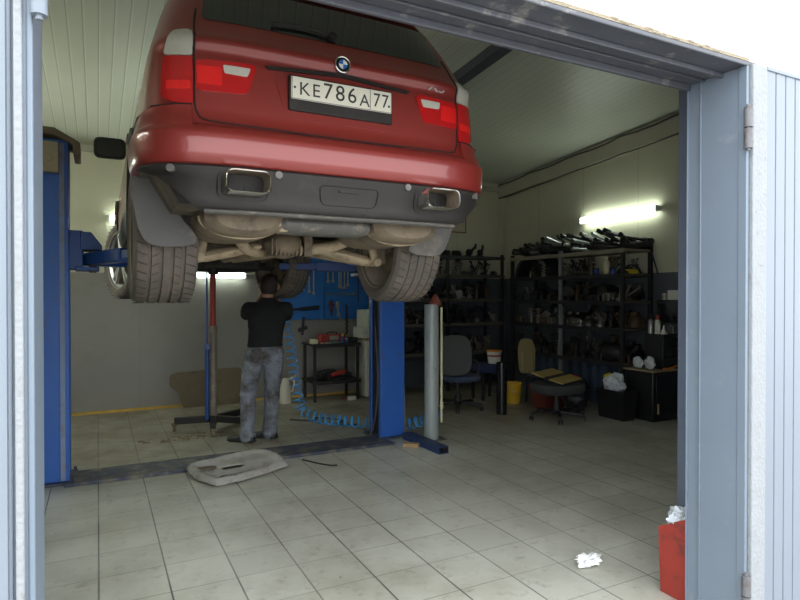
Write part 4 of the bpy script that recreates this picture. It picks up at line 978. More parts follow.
# red bin with paper by the door post
r = thing('waste_bin', 'scuffed red sheet metal bin inside the doorway at the right door frame', 'bin', (2.68, 1.98, 0))
x0, x1, y0, y1 = 2.57, 2.785, 1.89, 2.065
q = MB(); t = .004
def rc(d, z, e=0): return [Vector((x0+d-e, y0+d-e, z)), Vector((x1-d+e, y0+d-e, z)), Vector((x1-d+e, y1-d+e, z)), Vector((x0+d-e, y1-d+e, z))]
q.rings([rc(.008, 0), rc(0, .385), rc(t, .385), rc(.008+t, .01)])
for v in q.bm.verts:
    if v.co.z > .3: v.co.z += (1.975-v.co.y)*.55;
q.build('bin_body', BINRED, r, .002, smooth=0)
crumple('waste_paper', (2.655, 1.985, .345), .058, BAGW, 'crumpled grey white paper sticking out of the red bin', 'paper', (1.25, 1, .8), 5, .6)

# ------------------------------------------------------------------ back wall: pegboard with tools
r = thing('pegboard', 'blue perforated tool board on the back wall above the metal bench', 'tool board', (3.2, YB, 1.15))
for x0, x1 in ((2.34, 3.065), (3.075, 3.80)):
    q = MB(); q.box((x0, YB-.045, 1.16), (x1, YB-.005, 2.28)); q.build('board_panel', PEG, r, .004)
YT = YB-.06
def wrench(L, w_=.018):
    q = MB(); q.box((-w_*.45, -.005, -L), (w_*.45, .005, 0)); q.lathe([(w_*.55, -.006), (w_*1.05, -.006), (w_*1.05, .006), (w_*.55, .006), (w_*.55, -.006)], (0, 0, .0), 'Y', 16, False)
    for s in (-1, 1): q.box((s*w_*.8-.006, -.006, -L-.03), (s*w_*.8+.006, .006, -L+.006))
    q.box((-w_*1.1, -.006, -L-.006), (w_*1.1, .006, -L+.012))
    return q
protoW = {}
wx = [(2.46, .25), (2.59, .30), (2.68, .29), (2.73, .30), (2.83, .34), (2.90, .37), (3.13, .19), (3.21, .18), (3.31, .26), (3.345, .28), (3.40, .28), (3.455, .24)]
for i, (x, L) in enumerate(wx):
    q = wrench(L); q.bm.verts.ensure_lookup_table()
    for v in q.bm.verts: v.co += Vector((x, YT+.008, 1.93))
    tag(q.build('wrench', BRASSY, None, .002, origin=True), 'combination wrench hanging in the row on the blue tool board', 'wrench', 'wrenches hanging on the blue tool board')
q = MB(); q.cyl((3.08, YT, 1.545), (3.55, YT, 1.545), .012, seg=10); q.cyl((3.52, YT, 1.545), (3.57, YT, 1.545), .018, seg=10); tag(q.build('breaker_bar', STEEL), 'long horizontal steel bar on the right half of the blue tool board', 'bar')
def tool(name, label, fn, cat='tool', m=BLACKT):
    q = MB(); fn(q); return tag(q.build(name, m, None, .003), label, cat)
tool('torque_wrench', 'dark long torque wrench lying level low on the left half of the tool board', lambda q: (q.cyl((2.46, YT, 1.315), (2.78, YT, 1.32), .016, seg=10), q.cyl((2.70, YT, 1.32), (2.98, YT, 1.34), .03, seg=12), q.ball((2.46, YT, 1.315), .03)), 'wrench')
tool('ratchet', 'small dark ratchet on the left half of the blue tool board under the wrenches', lambda q: (q.cyl((2.42, YT, 1.55), (2.62, YT, 1.57), .016, seg=10), q.ball((2.46, YT, 1.555), .03)))
tool('pliers', 'dark red handled pliers hanging low on the right half of the tool board', lambda q: (q.bar((3.14, YT, 1.40), (3.19, YT, 1.22), .02, .02), q.bar((3.22, YT, 1.40), (3.17, YT, 1.22), .02, .02), q.ball((3.18, YT, 1.41), .03, (1, .5, 1.4))), 'pliers', mat('dull_dark_red_grip', (.10, .02, .02), .5))
tool('side_cutters', 'steel pliers with open handles hanging beside the red handled pliers', lambda q: (q.bar((3.26, YT, 1.38), (3.33, YT, 1.16), .018, .02), q.bar((3.30, YT, 1.38), (3.28, YT, 1.20), .018, .02), q.ball((3.28, YT, 1.40), .028, (1, .5, 1.3))), 'pliers', STEEL)
tool('chain_whip', 'long dark chain tool hanging at the right of the pliers', lambda q: [q.ball((3.43+.012*(k % 2), YT, 1.36-.035*k), .022, (1, .6, 1), 8) for k in range(13)], 'tool', mat('dark_chain', (.05, .04, .04), .5, .5))
tool('hammer', 'black hammer hanging from the low edge of the tool board over the bench', lambda q: (q.bar((2.74, YT, 1.20), (2.72, YT, .93), .03, .03), q.bar((2.66, YT, 1.00), (2.79, YT, 1.045), .05, .05)), 'hammer')
tool('hand_lamp', 'small round work lamp on a dark stem at the right end of the tool board', lambda q: (q.ball((3.58, YT, 1.83), .035, (1, .7, 1)), q.cyl((3.62, YT, 1.90), (3.63, YT, 1.42), .010, seg=8)), 'lamp', BLACKT)
tool('box_spanner', 'short bright steel spanner hung above the round work lamp', lambda q: (q.bar((3.62, YT, 1.86), (3.66, YT, 1.98), .03, .015),), 'spanner', BRASSY)

# metal bench
r = thing('metal_bench', 'black two tier metal bench against the back wall under the tool board', 'bench', (3.08, 8.16, 0))
for x in (2.74, 3.40):
    for y in (7.94, 8.38): q = MB(); q.box((x-.018, y-.018, 0), (x+.018, y+.018, .80)); q.build('leg', RACKD, r)
for z, nm in ((.80, 'top'), (.27, 'lower_shelf')):
    q = MB(); q.box((2.70, 7.91, z), (3.44, 8.41, z+.03)); q.box((2.70, 7.90, z-.02), (3.44, 7.92, z+.03)); q.build(nm, RACKD, r, .002)
r = thing('tool_case', 'dull red tool case standing on the metal bench top', 'case', (3.08, 8.2, .83))
q = MB(); q.box((2.90, 8.12, .83), (3.30, 8.30, .945)); q.build('case_body', REDP, r, .015); q = MB(); q.box((3.03, 8.112, .87), (3.17, 8.124, .93)); q.build('case_label', mat('grey_case_label', (.28, .28, .24), .6), r); q = MB(); q.tube(smooth_path([(3.03, 8.2, .94), (3.04, 8.2, .975), (3.16, 8.2, .975), (3.17, 8.2, .94)], 5), .008, 6); q.build('case_handle', BLACKT, r)
tag(bx('parts_box', (2.70, 7.96, .83), (2.80, 8.06, .895), CREAM, bevel=.006), 'small cream box at the left end of the bench top', 'box')
tag(bx('parts_tray', (2.98, 7.95, .83), (3.11, 8.05, .86), mat('greenish_tray', (.10, .16, .13), .6), bevel=.006), 'flat greenish tray lying in front of the red case on the bench', 'tray')
for i, (x, m, l) in enumerate(((3.19, YEL, 'yellow topped spray bottle standing in front of the red case on the bench'), (3.25, BLUEP, 'small blue bottle on the bench right of the yellow topped spray bottle'))):
    r = thing('bottle', l, 'bottle', (x, 8.0, .83))
    q = MB(); q.lathe([(0, .83), (.024, .83), (.024, .90), (.012, .92), (.012, .93)] if i == 0 else [(0, .83), (.022, .83), (.022, .865), (.012, .88)], (x, 8.0, 0), 'Z', 16, True); q.build('bottle_body', BLUEP, r)
    q = MB(); q.cyl((x, 8.0, .93 if i == 0 else .88), (x, 8.0, .965 if i == 0 else .895), .015, seg=12); q.build('bottle_cap', m if i == 0 else LABEL, r)
for k in range(7):
    x = 2.84+.022*k; q = MB(); q.cyl((x, 7.95+.02*(k % 3), .83), (x, 7.95+.02*(k % 3), .845), .011, seg=6); tag(q.build('nut', BRASSY), 'small brassy nut in the loose row at the front of the bench top', 'nut', 'loose nuts on the bench top')
tag(bx('black_box', (3.32, 8.0, .83), (3.43, 8.2, .90), BLACKT, bevel=.01), 'black box at the right end of the bench top', 'box')
crumple('cloth', (2.97, 8.1, .30), .12, BLACKT, 'dark cloth heap on the lower shelf of the metal bench', 'cloth', (1.4, .9, .5), 2)
r = thing('grinder', 'red power tool lying on the dark cloth heap on the lower bench shelf', 'power tool', (3.1, 8.0, .30))
q = MB(); q.bar((3.0, 8.0, .36), (3.22, 7.98, .42), .06, .055); q.build('tool_body', mat('bright_red_tool', (.42, .03, .02), .4), r, .015); q = MB(); q.bar((3.2, 7.98, .41), (3.32, 7.98, .36), .05, .05); q.cyl((2.97, 8.0, .32), (2.97, 7.99, .40), .03); q.bar((2.95, 8, .30), (3.30, 7.98, .33), .05, .03); q.build('grip', BLACKT, r, .01)
r = thing('bottle', 'small white bottle with red cap lying on the floor under the bench', 'bottle', (3.26, 7.85, 0))
q = MB(); q.cyl((3.20, 7.85, .033), (3.33, 7.84, .033), .033, seg=18); q.build('bottle_body', WHB, r, .008); q = MB(); q.cyl((3.165, 7.852, .033), (3.20, 7.85, .033), .018, seg=12); q.build('bottle_cap', REDP, r)
r = thing('jug', 'milky white plastic jug on the floor right of the mechanic', 'jug', (2.36, 8.1, 0))
q = MB(); q.lathe([(0, 0), (.088, 0), (.092, .02), (.075, .24), (.06, .30), (.045, .33), (.04, .35), (.034, .352), (.034, .33)], (2.36, 8.1, 0), 'Z', 24, False); q.build('jug_body', JUG, r)
q = MB(); q.tube(smooth_path([(2.40, 8.08, .33), (2.46, 8.05, .36), (2.47, 8.05, .26), (2.44, 8.06, .16)], 6), .012, 8); q.build('jug_handle', JUG, r)
q = MB(); q.bar((2.42, 7.99, .32), (2.52, 7.99, .46), .03, .02); tag(q.build('brush', mat('pinkish_brush', (.42, .25, .22), .6), None, .005), 'small pale brush leaning at the handle of the white jug', 'brush')
r = thing('white_cabinet', 'off white appliance cabinet right of the metal bench partly behind the blue column', 'cabinet', (3.66, 8.0, 0))
q = MB(); q.box((3.50, 7.86, .02), (3.86, 8.30, .86)); cb_ = q.build('cabinet_body', WHCAB, r, .02)
q = MB(); q.box((3.68, 7.852, .14), (3.71, 7.862, .66)); q.build('door_slot', BLACKT, cb_)
q = MB(); q.box((3.49, 7.84, .86), (3.88, 8.32, .89)); q.build('cabinet_top', OLIVE, r, .005)
q = MB(); q.box((3.47, 7.93, .89), (3.86, 8.28, 1.05)); q.build('upper_body', WHCAB, r, .01)
q = MB(); q.box((3.52, 7.86, 1.05), (3.84, 8.26, 1.31)); q.build('upper_box', WHCAB, r, .015)
q = MB(); q.bar((3.62, 8.0, 1.325), (3.79, 8.02, 1.40), .06, .02); tag(q.build('bracket', WHCAB, None, .004), 'pale bracket lying slanted on top of the white cabinet', 'bracket')
# leaning grimy board
P = rounded([(.86, .02), (.90, .30), (.86, .34), (.87, .46), (1.02, .50), (1.72, .50), (1.82, .42), (1.84, .06), (1.0, .02), (.96, .06)], .05, 3)
P = rounded([(1.02, .0), (.98, .20), (.90, .26), (.86, .30), (.86, .44), (.96, .47), (1.80, .50), (1.86, .40), (1.86, .0)], .04, 3)
q = MB(); q.prism(P, 0, .02, 'Y')
for v in q.bm.verts: v.co.y += 8.35+v.co.z*.22
tag(q.build('leaning_board', PLYW, smooth=20), 'grimy brown board leaning on the back wall behind the transmission jack', 'board')

# ------------------------------------------------------------------ parts racks
XF = 5.90                                                     # front of the right-hand rack
rk = thing('parts_rack', 'long dark steel rack crowded with car parts along the right wall', 'rack', (6.15, 6.6, 0))
for y, m, h in ((5.30, RACKD, 2.27), (6.42, RACKG, 2.16), (7.52, RACKD, 2.16)):
    q = MB(); q.box((XF, y-.024, 0), (XF+.048, y+.024, h)); q.build('post', m, rk, .003)
for y, m, h in ((5.28, RACKD, 2.27), (6.33, RACKG, 2.16), (7.52, RACKD, 2.16)):
    q = MB(); q.box((6.38, y-.024, 0), (6.43, y+.024, h)); q.build('post', m, rk, .003)
LEV = [.66, 1.10, 1.45, 1.80, 2.12]
for z in LEV:
    q = MB(); q.box((XF+.005, 5.26, z-.03), (6.44, 7.55, z)); q.build('shelf', SHELFP if z > 2 else SHELFB, rk, .003)
    q = MB(); q.box((XF-.006, 5.26, z-.05), (XF+.012, 7.55, z+.004)); q.build('shelf_beam', SHELFP if z > 2 else RACKD, rk)
q = MB(); q.bar((6.45, 5.20, 1.80), (6.40, 5.26, 2.1), .03, .02); q.bar((6.38, 5.27, 2.2), (5.95, 5.29, 2.14), .05, .07); q.build('brace', RACKD, rk)
bk = thing('parts_rack', 'dark steel rack crowded with car parts along the back wall behind the grey stand', 'rack', (4.9, 8.15, 0))
for x in (3.95, 4.95, 6.02):
    for y in (7.92, 8.40): q = MB(); q.box((x-.02, y-.02, 0), (x+.02, y+.02, 2.2 if x > 4 else 2.25)); q.build('post', RACKD, bk, .003)
LEVB = [.62, 1.08, 1.47, 1.86, 2.16]
for z in LEVB:
    q = MB(); q.box((3.92, 7.93, z-.03), (6.06, 8.42, z)); q.box((3.92, 7.90, z-.05), (6.06, 7.93, z+.004)); q.build('shelf', SHELFB if z < 2 else RACKD, bk, .003)

# prototype car parts, each one mesh standing on z = 0
def proto(kind, m):
    q = MB(); rr = random.Random(kind*13+1)
    if kind == 0:      # hub with flange and studs
        q.cyl((0, 0, 0), (0, 0, .03), .085, seg=18); q.cyl((0, 0, .03), (0, 0, .09), .05, seg=14)
        for k in range(5): a = 2*PI*k/5; q.cyl((.065*math.cos(a), .065*math.sin(a), .03), (.065*math.cos(a), .065*math.sin(a), .075), .009, seg=6)
    elif kind == 1:    # control arm
        q.tube([(-.17, 0, .035), (0, .05, .045), (.17, 0, .04)], [.032, .03, .03], 10); q.tube([(0, .05, .045), (.02, -.10, .04)], [.028, .03], 10)
        for x, y in ((-.17, 0), (.17, 0), (.02, -.11)): q.cyl((x, y, 0), (x, y, .085), .038, seg=14)
    elif kind == 2:    # alternator
        q.cyl((-.075, 0, .085), (.075, 0, .085), .085, seg=20); q.cyl((.075, 0, .085), (.105, 0, .085), .04, seg=14); q.box((-.05, -.03, 0), (-.02, .03, .05)); q.box((.02, -.03, 0), (.05, .03, .05)); q.box((-.09, -.03, .12), (-.05, .03, .19)); q.lathe([(.07, -.076), (.07, -.088), (.03, -.088), (.03, -.10), (.0, -.10)], (0, 0, .085), 'X', 18, False)
        for k in range(8): a = 2*PI*k/8; q.bar((-.06, .086*math.cos(a), .085+.086*math.sin(a)), (.06, .086*math.cos(a), .085+.086*math.sin(a)), .012, .008)
    elif kind == 3:    # upright shock leg
        q.cyl((0, 0, .0), (0, 0, .16), .036, seg=14); q.cyl((0, 0, .16), (0, 0, .26), .014, seg=8); q.tube([(.055*math.cos(a*.9), .055*math.sin(a*.9), .08+.16*a/20) for a in range(21)], .010, 6); q.lathe([(.0, .24), (.06, .24), (.05, .265), (.0, .27)], (0, 0, 0), 'Z', 16, False)
    elif kind == 4:    # steering knuckle
        q.cyl((0, -.03, .09), (0, .03, .09), .06, seg=16); q.tube([(0, 0, .03), (.05, 0, .12), (.12, .02, .19)], [.03, .03, .02], 8); q.tube([(0, 0, .05), (-.10, .02, .02)], [.03, .018], 8); q.box((-.03, -.045, 0), (.05, .045, .03)); q.cyl((.12, .02, .15), (.12, .02, .24), .022, seg=10)
    elif kind == 5:    # pipe bend manifold
        for k in range(3): q.tube([(-.12+.12*k, -.09, .04), (-.12+.12*k, .0, .05), (-.05+.05*k, .06, .12), (0, .08, .17)], .024, 8)
        q.box((-.17, -.105, 0), (.17, -.085, .08)); q.cyl((0, .08, .15), (0, .09, .21), .04, seg=14)
    elif kind == 6:    # cast housing with ribs
        q.lathe([(0, 0), (.11, 0), (.115, .03), (.09, .10), (.05, .13), (.05, .17), (0, .17)], (0, 0, 0), 'Z', 20, False)
        for k in range(7): a = 2*PI*k/7; q.bar((.05*math.cos(a), .05*math.sin(a), .10), (.115*math.cos(a), .115*math.sin(a), .03), .012, .03)
    elif kind == 7:    # brake caliper
        q.box((-.09, -.05, 0), (.09, -.015, .10)); q.box((-.09, .03, 0), (.09, .06, .10)); q.box((-.06, -.05, .08), (.06, .06, .11)); q.cyl((-.03, -.09, .05), (-.03, -.04, .05), .036, seg=14); q.cyl((.045, -.07, .05), (.045, -.04, .05), .028, seg=14)
    elif kind == 8:    # bundle of linkage rods and joints
        for k in range(7):
            a, b_ = rr.uniform(0, 6.28), rr.uniform(.05, .13); h = rr.uniform(.10, .24); x, y = rr.uniform(-.06, .06), rr.uniform(-.06, .06)
            e = Vector((x+b_*math.cos(a), y+b_*math.sin(a), h)); q.cyl((x, y, .006), e, .009, seg=6); q.ball(e, .019, seg=8)
        q.cyl((0, 0, 0), (0, 0, .05), .07, seg=12)
    o = q.build('car_part', m, None, .003, smooth=35); return o
PNAME = ['wheel_hub', 'control_arm', 'alternator', 'shock_leg', 'steering_knuckle', 'pipe_manifold', 'cast_housing', 'brake_caliper', 'rod_linkage']
protos = {}
def get(kind, m, loc, rz, sc, label, group):
    if kind in (1, 2, 5, 6) and m is PART_C: m = PART_B if kind != 2 else PART_A
    key = (kind, m.name)
    if key not in protos: o = proto(kind, m); o.name = PNAME[kind]; o.data.name = PNAME[kind]; protos[key] = o
    else: o = protos[key].copy(); COL.objects.link(o)
    o.location = loc; o.rotation_euler = (0, 0, rz); o.scale = (sc, sc, sc); tag(o, label, 'car part', group); return o
rnd = random.Random(5)
RN = ['lowest', 'second lowest', 'middle', 'second highest']
MW = [PART_A, PART_A, PART_B, PART_C, PART_C, PART_D, PART_C]
for li, z in enumerate(LEV[:4]):
    for x in (6.02, 6.26):
        y = 5.40
        while y < 7.42:
            if li == 3 and x < 6.1 and (6.6 < y < 7.5 or y < 5.85): y += .1; continue
            if x < 6.1 and abs(y-6.42) < .09: y += .05; continue
            tall = li < 3 and x > 6.1
            get(rnd.choice((2, 3, 4, 5, 6)) if tall else rnd.choice((0, 1, 3, 4, 7, 8, 8, 8, 6)), rnd.choice(MW[:3]+MW[5:6] if tall else MW), (x+rnd.uniform(-.03, .03), y, z), rnd.uniform(0, 6.28), rnd.uniform(1.0, 1.25) if tall else rnd.uniform(.75, 1.0), 'greasy used car part crowded on the %s shelf of the right wall rack' % RN[li], 'car parts on the %s shelf of the right wall rack' % RN[li])
            y += rnd.uniform(.145, .20)
for li, z in enumerate(LEVB[:4]):
    for yy in (8.04, 8.27):
        x = 4.08
        while x < 5.95:
            if yy < 8.1 and abs(x-4.95) < .08: x += .05; continue
            if li == 3 and yy > 8.2 and rnd.random() < .35: x += .2; continue
            get(rnd.choice((0, 1, 3, 4, 7, 8, 8, 8, 6)) if yy < 8.1 else rnd.choice((2, 3, 4, 5)), rnd.choice(MW if yy < 8.1 else MW[:3]), (x, yy+rnd.uniform(-.01, .02), z), rnd.uniform(0, 6.28), rnd.uniform(.75, .98) if yy < 8.1 else rnd.uniform(1, 1.2), 'greasy used car part crowded on the %s shelf of the back wall rack' % RN[li], 'car parts on the %s shelf of the back wall rack' % RN[li])
            x += rnd.uniform(.15, .21)
x = 4.1
while x < 5.9:
    get(rnd.choice((1, 3, 4, 7)), PART_A, (x, 8.12, LEVB[4]), rnd.uniform(0, 6.28), .9, 'black used car part lying on the very top of the back wall rack', 'car parts on top of the back wall rack'); x += rnd.uniform(.2, .3)
# shafts and rods heaped on top of the right rack
def rod(m, L, r0):
    q = MB(); q.cyl((0, -L/2, 0), (0, L/2, 0), r0, seg=10); q.cyl((0, -L/2-.10, 0), (0, -L/2+.08, 0), r0*1.9, seg=12); q.cyl((0, L/2-.05, 0), (0, L/2+.05, 0), r0*1.6, seg=12); q.cyl((0, -L/2+.08, 0), (0, -L/2+.16, 0), r0*1.5, r0, seg=12)
    b_ = q.build('drive_shaft', m, None, .002, origin=False); return b_
rp_ = [rod(SHINY, .52, .015), rod(PART_B, .55, .018), rod(PART_A, .5, .019), rod(SHINY, .46, .018)]
used = set()
for lay in range(3):
    y = 5.36+.03*lay
    while y < (7.5, 7.35, 6.9, 6.3)[lay]:
        k = rnd.choice((0, 1, 2, 2, 2, 1, 2)) if lay < 2 else rnd.choice((0, 1, 3, 2, 0, 2))
        o = rp_[k] if k not in used else rp_[k].copy()
        if k in used: COL.objects.link(o)
        used.add(k)
        tilt = rnd.uniform(-.02, .22) if lay < 2 else rnd.uniform(.08, .30)     # front ends poke up
        o.rotation_euler = (tilt, 0, PI/2+rnd.uniform(-.6, .6))
        o.location = (6.12+rnd.uniform(-.06, .06), y, 2.12+.05+.05*lay+.10*max(0, tilt))
        bright = k in (0, 3)
        tag(o, 'bright steel shaft heaped on the top of the right wall rack' if bright else 'dark used drive shaft heaped on the top of the right wall rack', 'shaft', 'bright shafts on top of the right wall rack' if bright else 'dark shafts on top of the right wall rack')
        y += rnd.uniform(.07, .12) if lay < 2 else rnd.uniform(.09, .17)
for k, o in enumerate(rp_):
    if k not in used: bpy.data.objects.remove(o)
# single things on the right rack
q = MB(); rs = []
for k in range(21):
    a = PI*k/20; rs.append([Vector((X, 7.08+rr*math.cos(a), 1.80+.92*rr*math.sin(a))) for X, rr in ((5.94, .40), (6.2, .41), (6.2, .36), (5.95, .36))])
q.rings(rs); tag(q.build('wheel_arch_liner', BLACKT), 'big black arched wheel liner on the second highest shelf of the right rack', 'liner')
r = thing('bottle', 'cream bottle with pale cap on the second highest shelf of the right rack', 'bottle', (6.02, 5.66, 1.8))
q = MB(); q.lathe([(0, 1.80), (.045, 1.80), (.045, 1.95), (.02, 1.99), (.02, 2.01)], (6.02, 5.66, 0), 'Z', 18, True); q.build('bottle_body', CREAM, r); q = MB(); q.cyl((6.02, 5.66, 2.01), (6.02, 5.66, 2.035), .024, seg=12); q.build('bottle_cap', LABEL, r)
for y, l in ((5.78, 'left'), (5.50, 'right')):
    r = thing('jar', 'small blue jar %s of the cream bottle on the right rack' % l, 'jar', (5.97, y, 1.8)); q = MB(); q.lathe([(0, 1.80), (.035, 1.80), (.035, 1.86), (.028, 1.87)], (5.97, y, 0), 'Z', 16, True); q.build('jar_body', BLUEP, r); q = MB(); q.cyl((5.97, y, 1.87), (5.97, y, 1.89), .03, seg=14); q.build('jar_lid', DARKM, r)
r = thing('hand_drill', 'dark power tool with yellow body at the right end of the second highest rack shelf', 'power tool', (6.16, 5.40, 1.8))
q = MB(); q.bar((6.06, 5.37, 1.835), (6.24, 5.35, 1.835), .06, .055); q.build('tool_body', YEL, r, .015); q = MB(); q.tube(smooth_path([(6.0, 5.36, 1.83), (6.08, 5.36, 1.91), (6.22, 5.35, 1.91), (6.31, 5.35, 1.82)], 6), .011, 8); q.bar((6.0, 5.36, 1.82), (6.08, 5.36, 1.82), .04, .035); q.build('grip', BLACKT, r)
r = thing('tool_bag', 'black bag with looped handle at the right end of the lowest rack shelf', 'bag', (6.02, 5.5, .66))
q = MB(); q.ball((6.02, 5.5, .785), .2, (.75, .95, .62), 20); q.build('bag_body', BLACKT, r); q = MB(); q.tube(smooth_path([(6.0, 5.60, .88), (6.0, 5.57, .98), (6.0, 5.43, .98), (6.0, 5.40, .88)], 6), .012, 8); q.build('bag_handle', BLACKT, r)
# corrugated sheet standing under the lowest shelf
q = MB(); P = []
n = 44
for k in range(n+1): P.append((6.30+.018*math.sin(k*PI/2*1.0) if 0 else 6.30+(.018 if k % 4 in (1, 2) else 0), 5.5+2.0*k/n))
q.prism(P+[(6.33, 7.5), (6.33, 5.5)], 0, .60, 'Z'); tag(q.build('corrugated_sheet', CORR, smooth=0), 'dark blue corrugated sheet standing under the lowest shelf of the right rack', 'sheet')

# ------------------------------------------------------------------ chairs and clutter on the right
def star_base(r, c, rad, mats, z0=.09, zt=.36):
    q = MB(); q.cyl((c[0], c[1], z0), (c[0], c[1], zt), .026, seg=14); q.cyl((c[0], c[1], z0-.03), (c[0], c[1], z0+.10), .042, seg=14); q.build('gas_column', mats, r)
    for k in range(5):
        a = 2*PI*k/5+.35; e = Vector((c[0]+rad*math.cos(a), c[1]+rad*math.sin(a), .075))
        q = MB(); q.bar((c[0], c[1], z0+.01), e, .05, .03); lg = q.build('base_arm', mats, r, .006)
        q = MB()
        for d in (-.016, .016): q.cyl(e+Vector((0, 0, -.05))+Vector((-math.sin(a), math.cos(a), 0))*(d-.009), e+Vector((0, 0, -.05))+Vector((-math.sin(a), math.cos(a), 0))*(d+.009), .025, seg=14)
        q.cyl(e+Vector((0, 0, -.03)), e+Vector((0, 0, .0)), .012, seg=8); q.build('caster', CHPL, lg)
c = (4.30, 6.62); ch = thing('office_chair', 'blue grey office chair with tall back standing right of the grey tube stand', 'chair', (c[0], c[1], 0)); 
star_base(ch, c, .33, CHPL)
def pad(q, c_, wx_, wy_, h, up=None, n=24, p=3.2):
    rs = []
    for f, t in ((.0, 0), (.86, .02), (.97, .25), (1, .55), (.95, .88), (.8, 1.), (0, 1.03)):
        rs.append([Vector((c_[0]+f*wx_*math.copysign(abs(math.cos(a))**(2/p), math.cos(a)), c_[1]+f*wy_*math.copysign(abs(math.sin(a))**(2/p), math.sin(a)), c_[2]+h*t)) for a in [2*PI*k/n for k in range(n)]])
    q.rings(rs, cap=False); bmesh.ops.remove_doubles(q.bm, verts=q.bm.verts, dist=1e-5)
q = MB(); pad(q, (c[0]+.02, c[1]-.02, .38), .25, .25, .09); q.build('seat', CHFAB, ch)
q = MB(); pad(q, (0, 0, 0), .24, .27, .07)
bmesh.ops.transform(q.bm, matrix=Matrix.Translation((c[0]-.10, c[1]+.0, .72)) @ Matrix.Rotation(R(-20), 4, 'Z') @ Matrix.Rotation(R(84), 4, 'X') @ Matrix.Translation((0, 0, .12)), verts=q.bm.verts); q.build('backrest', CHBK, ch)
q = MB(); q.tube(smooth_path([(c[0], c[1], .39), (c[0]-.05, c[1]-.14, .40), (c[0]-.12, c[1]-.18, .52), (c[0]-.13, c[1]-.16, .7)], 5), .022, 8); q.build('back_bracket', CHPL, ch)
for s in (1,):
    q = MB(); q.tube(smooth_path([(c[0]+.24, c[1]-.06, .42), (c[0]+.30, c[1]-.06, .5), (c[0]+.30, c[1]-.02, .62), (c[0]+.29, c[1]+.18, .63)], 6), .016, 8); q.build('armrest', CHPL, ch)
c = (5.03, 5.52); ch = thing('office_chair', 'black office swivel chair without backrest carrying slatted ochre board', 'chair', (c[0], c[1], 0)); star_base(ch, c, .33, CHPL)
q = MB(); pad(q, (c[0]+.02, c[1], .325), .33, .26, .13); q.build('seat', CHSEAT, ch)
q = MB(); q.box((c[0]-.17, c[1]-.14, .325), (c[0]+.17, c[1]+.14, .352)); q.build('seat_pan', CHPL, ch, .008)
# seat-frame board lying on it: two ochre slats on a dark frame
r = thing('slatted_board', 'ochre two slat board lying on the backless swivel chair', 'board', (c[0], c[1], .455))
rz = Matrix.Rotation(R(22), 3, 'Z') @ Matrix.Rotation(R(13), 3, 'X')
q = MB(); q.box((c[0]-.27, c[1]-.22, .506), (c[0]+.27, c[1]+.22, .524), rz); q.build('board_frame', DARKM, r, .003)
for d in (-.125, .125):
    q = MB(); cc = Vector((c[0], c[1], .515))+rz@Vector((0, d, .015)); q.box(cc+Vector((-.285, -.085, -.006)), cc+Vector((.285, .085, .008)), rz); q.build('slat', OCHRE, r, .002)
# red crate behind the swivel chair
r = thing('crate', 'dull red plastic crate on the floor behind the backless swivel chair', 'crate', (5.43, 6.12, 0))
q = MB()
def rc2(d, z): return [Vector((5.24+d, 5.96+d, z)), Vector((5.62-d, 5.96+d, z)), Vector((5.62-d, 6.28-d, z)), Vector((5.24+d, 6.28-d, z))]
q.rings([rc2(.03, 0), rc2(0, .30), rc2(.012, .30), rc2(.04, .015)]); q.build('crate_body', mat('dark_red_plastic', (.13, .028, .018), .5, 0, .1), r, .004, smooth=0)
q = MB(); rs_ = [Vector((5.23, 5.95, .29)), Vector((5.63, 5.95, .29)), Vector((5.63, 6.29, .29)), Vector((5.23, 6.29, .29))]
for a, c_ in zip(rs_, rs_[1:]+rs_[:1]): q.bar(a, c_, .02, .03)
q.build('rim', REDP, r, .003)
# black pipe offcut standing upright
r = thing('upright_pipe', 'black plastic pipe standing upright on the floor right of the blue grey chair', 'pipe', (4.61, 6.07, 0))
q = MB(); q.lathe([(.068, 0), (.068, .665), (.060, .665), (.060, .01)], (4.61, 6.07, 0), 'Z', 32, False); q.build('pipe_wall', BLKGL, r)
# stool with navy cloth and white bucket
r = thing('stool', 'low stool covered by a navy cloth behind the black pipe', 'stool', (5.10, 7.08, 0))
for dx in (-.15, .15):
    for dy in (-.13, .13): q = MB(); q.box((5.10+dx-.018, 7.08+dy-.018, 0), (5.10+dx+.018, 7.08+dy+.018, .46)); q.build('leg', RACKD, r)
q = MB(); pad(q, (5.10, 7.08, .40), .24, .20, .12); q.build('cloth_cover', NAVY, r)
r = thing('bucket', 'white bucket with orange lid and red band on the navy covered stool', 'bucket', (5.20, 7.03, .52))
q = MB(); q.lathe([(0, .524), (.088, .524), (.105, .66), (.105, .70)], (5.20, 7.03, 0), 'Z', 28, True); q.build('bucket_body', WHB, r)
q = MB(); q.lathe([(.113, .695), (.113, .715), (.0, .722)], (5.20, 7.03, 0), 'Z', 28, False); q.build('bucket_lid', ORANGE, r); q = MB(); q.lathe([(.1015, .625), (.1055, .65)], (5.20, 7.03, 0), 'Z', 28, False); q.build('red_band', REDP, r)
r = thing('bucket', 'open yellow plastic bucket on the floor right of the black pipe', 'bucket', (5.24, 6.65, 0))
q = MB(); q.lathe([(0, 0), (.10, 0), (.125, .26), (.135, .262), (.135, .285), (.122, .285), (.096, .012), (0, .012)], (5.24, 6.65, 0), 'Z', 28, False); q.build('bucket_body', YELB, r)
q = MB(); q.tube([(5.24+.136*math.cos(a), 6.65-.05-.1*math.sin(a), .25-.09*math.sin(a)) for a in [PI*k/14 for k in range(15)]], .004, 6); q.build('bucket_handle', STEEL, r)
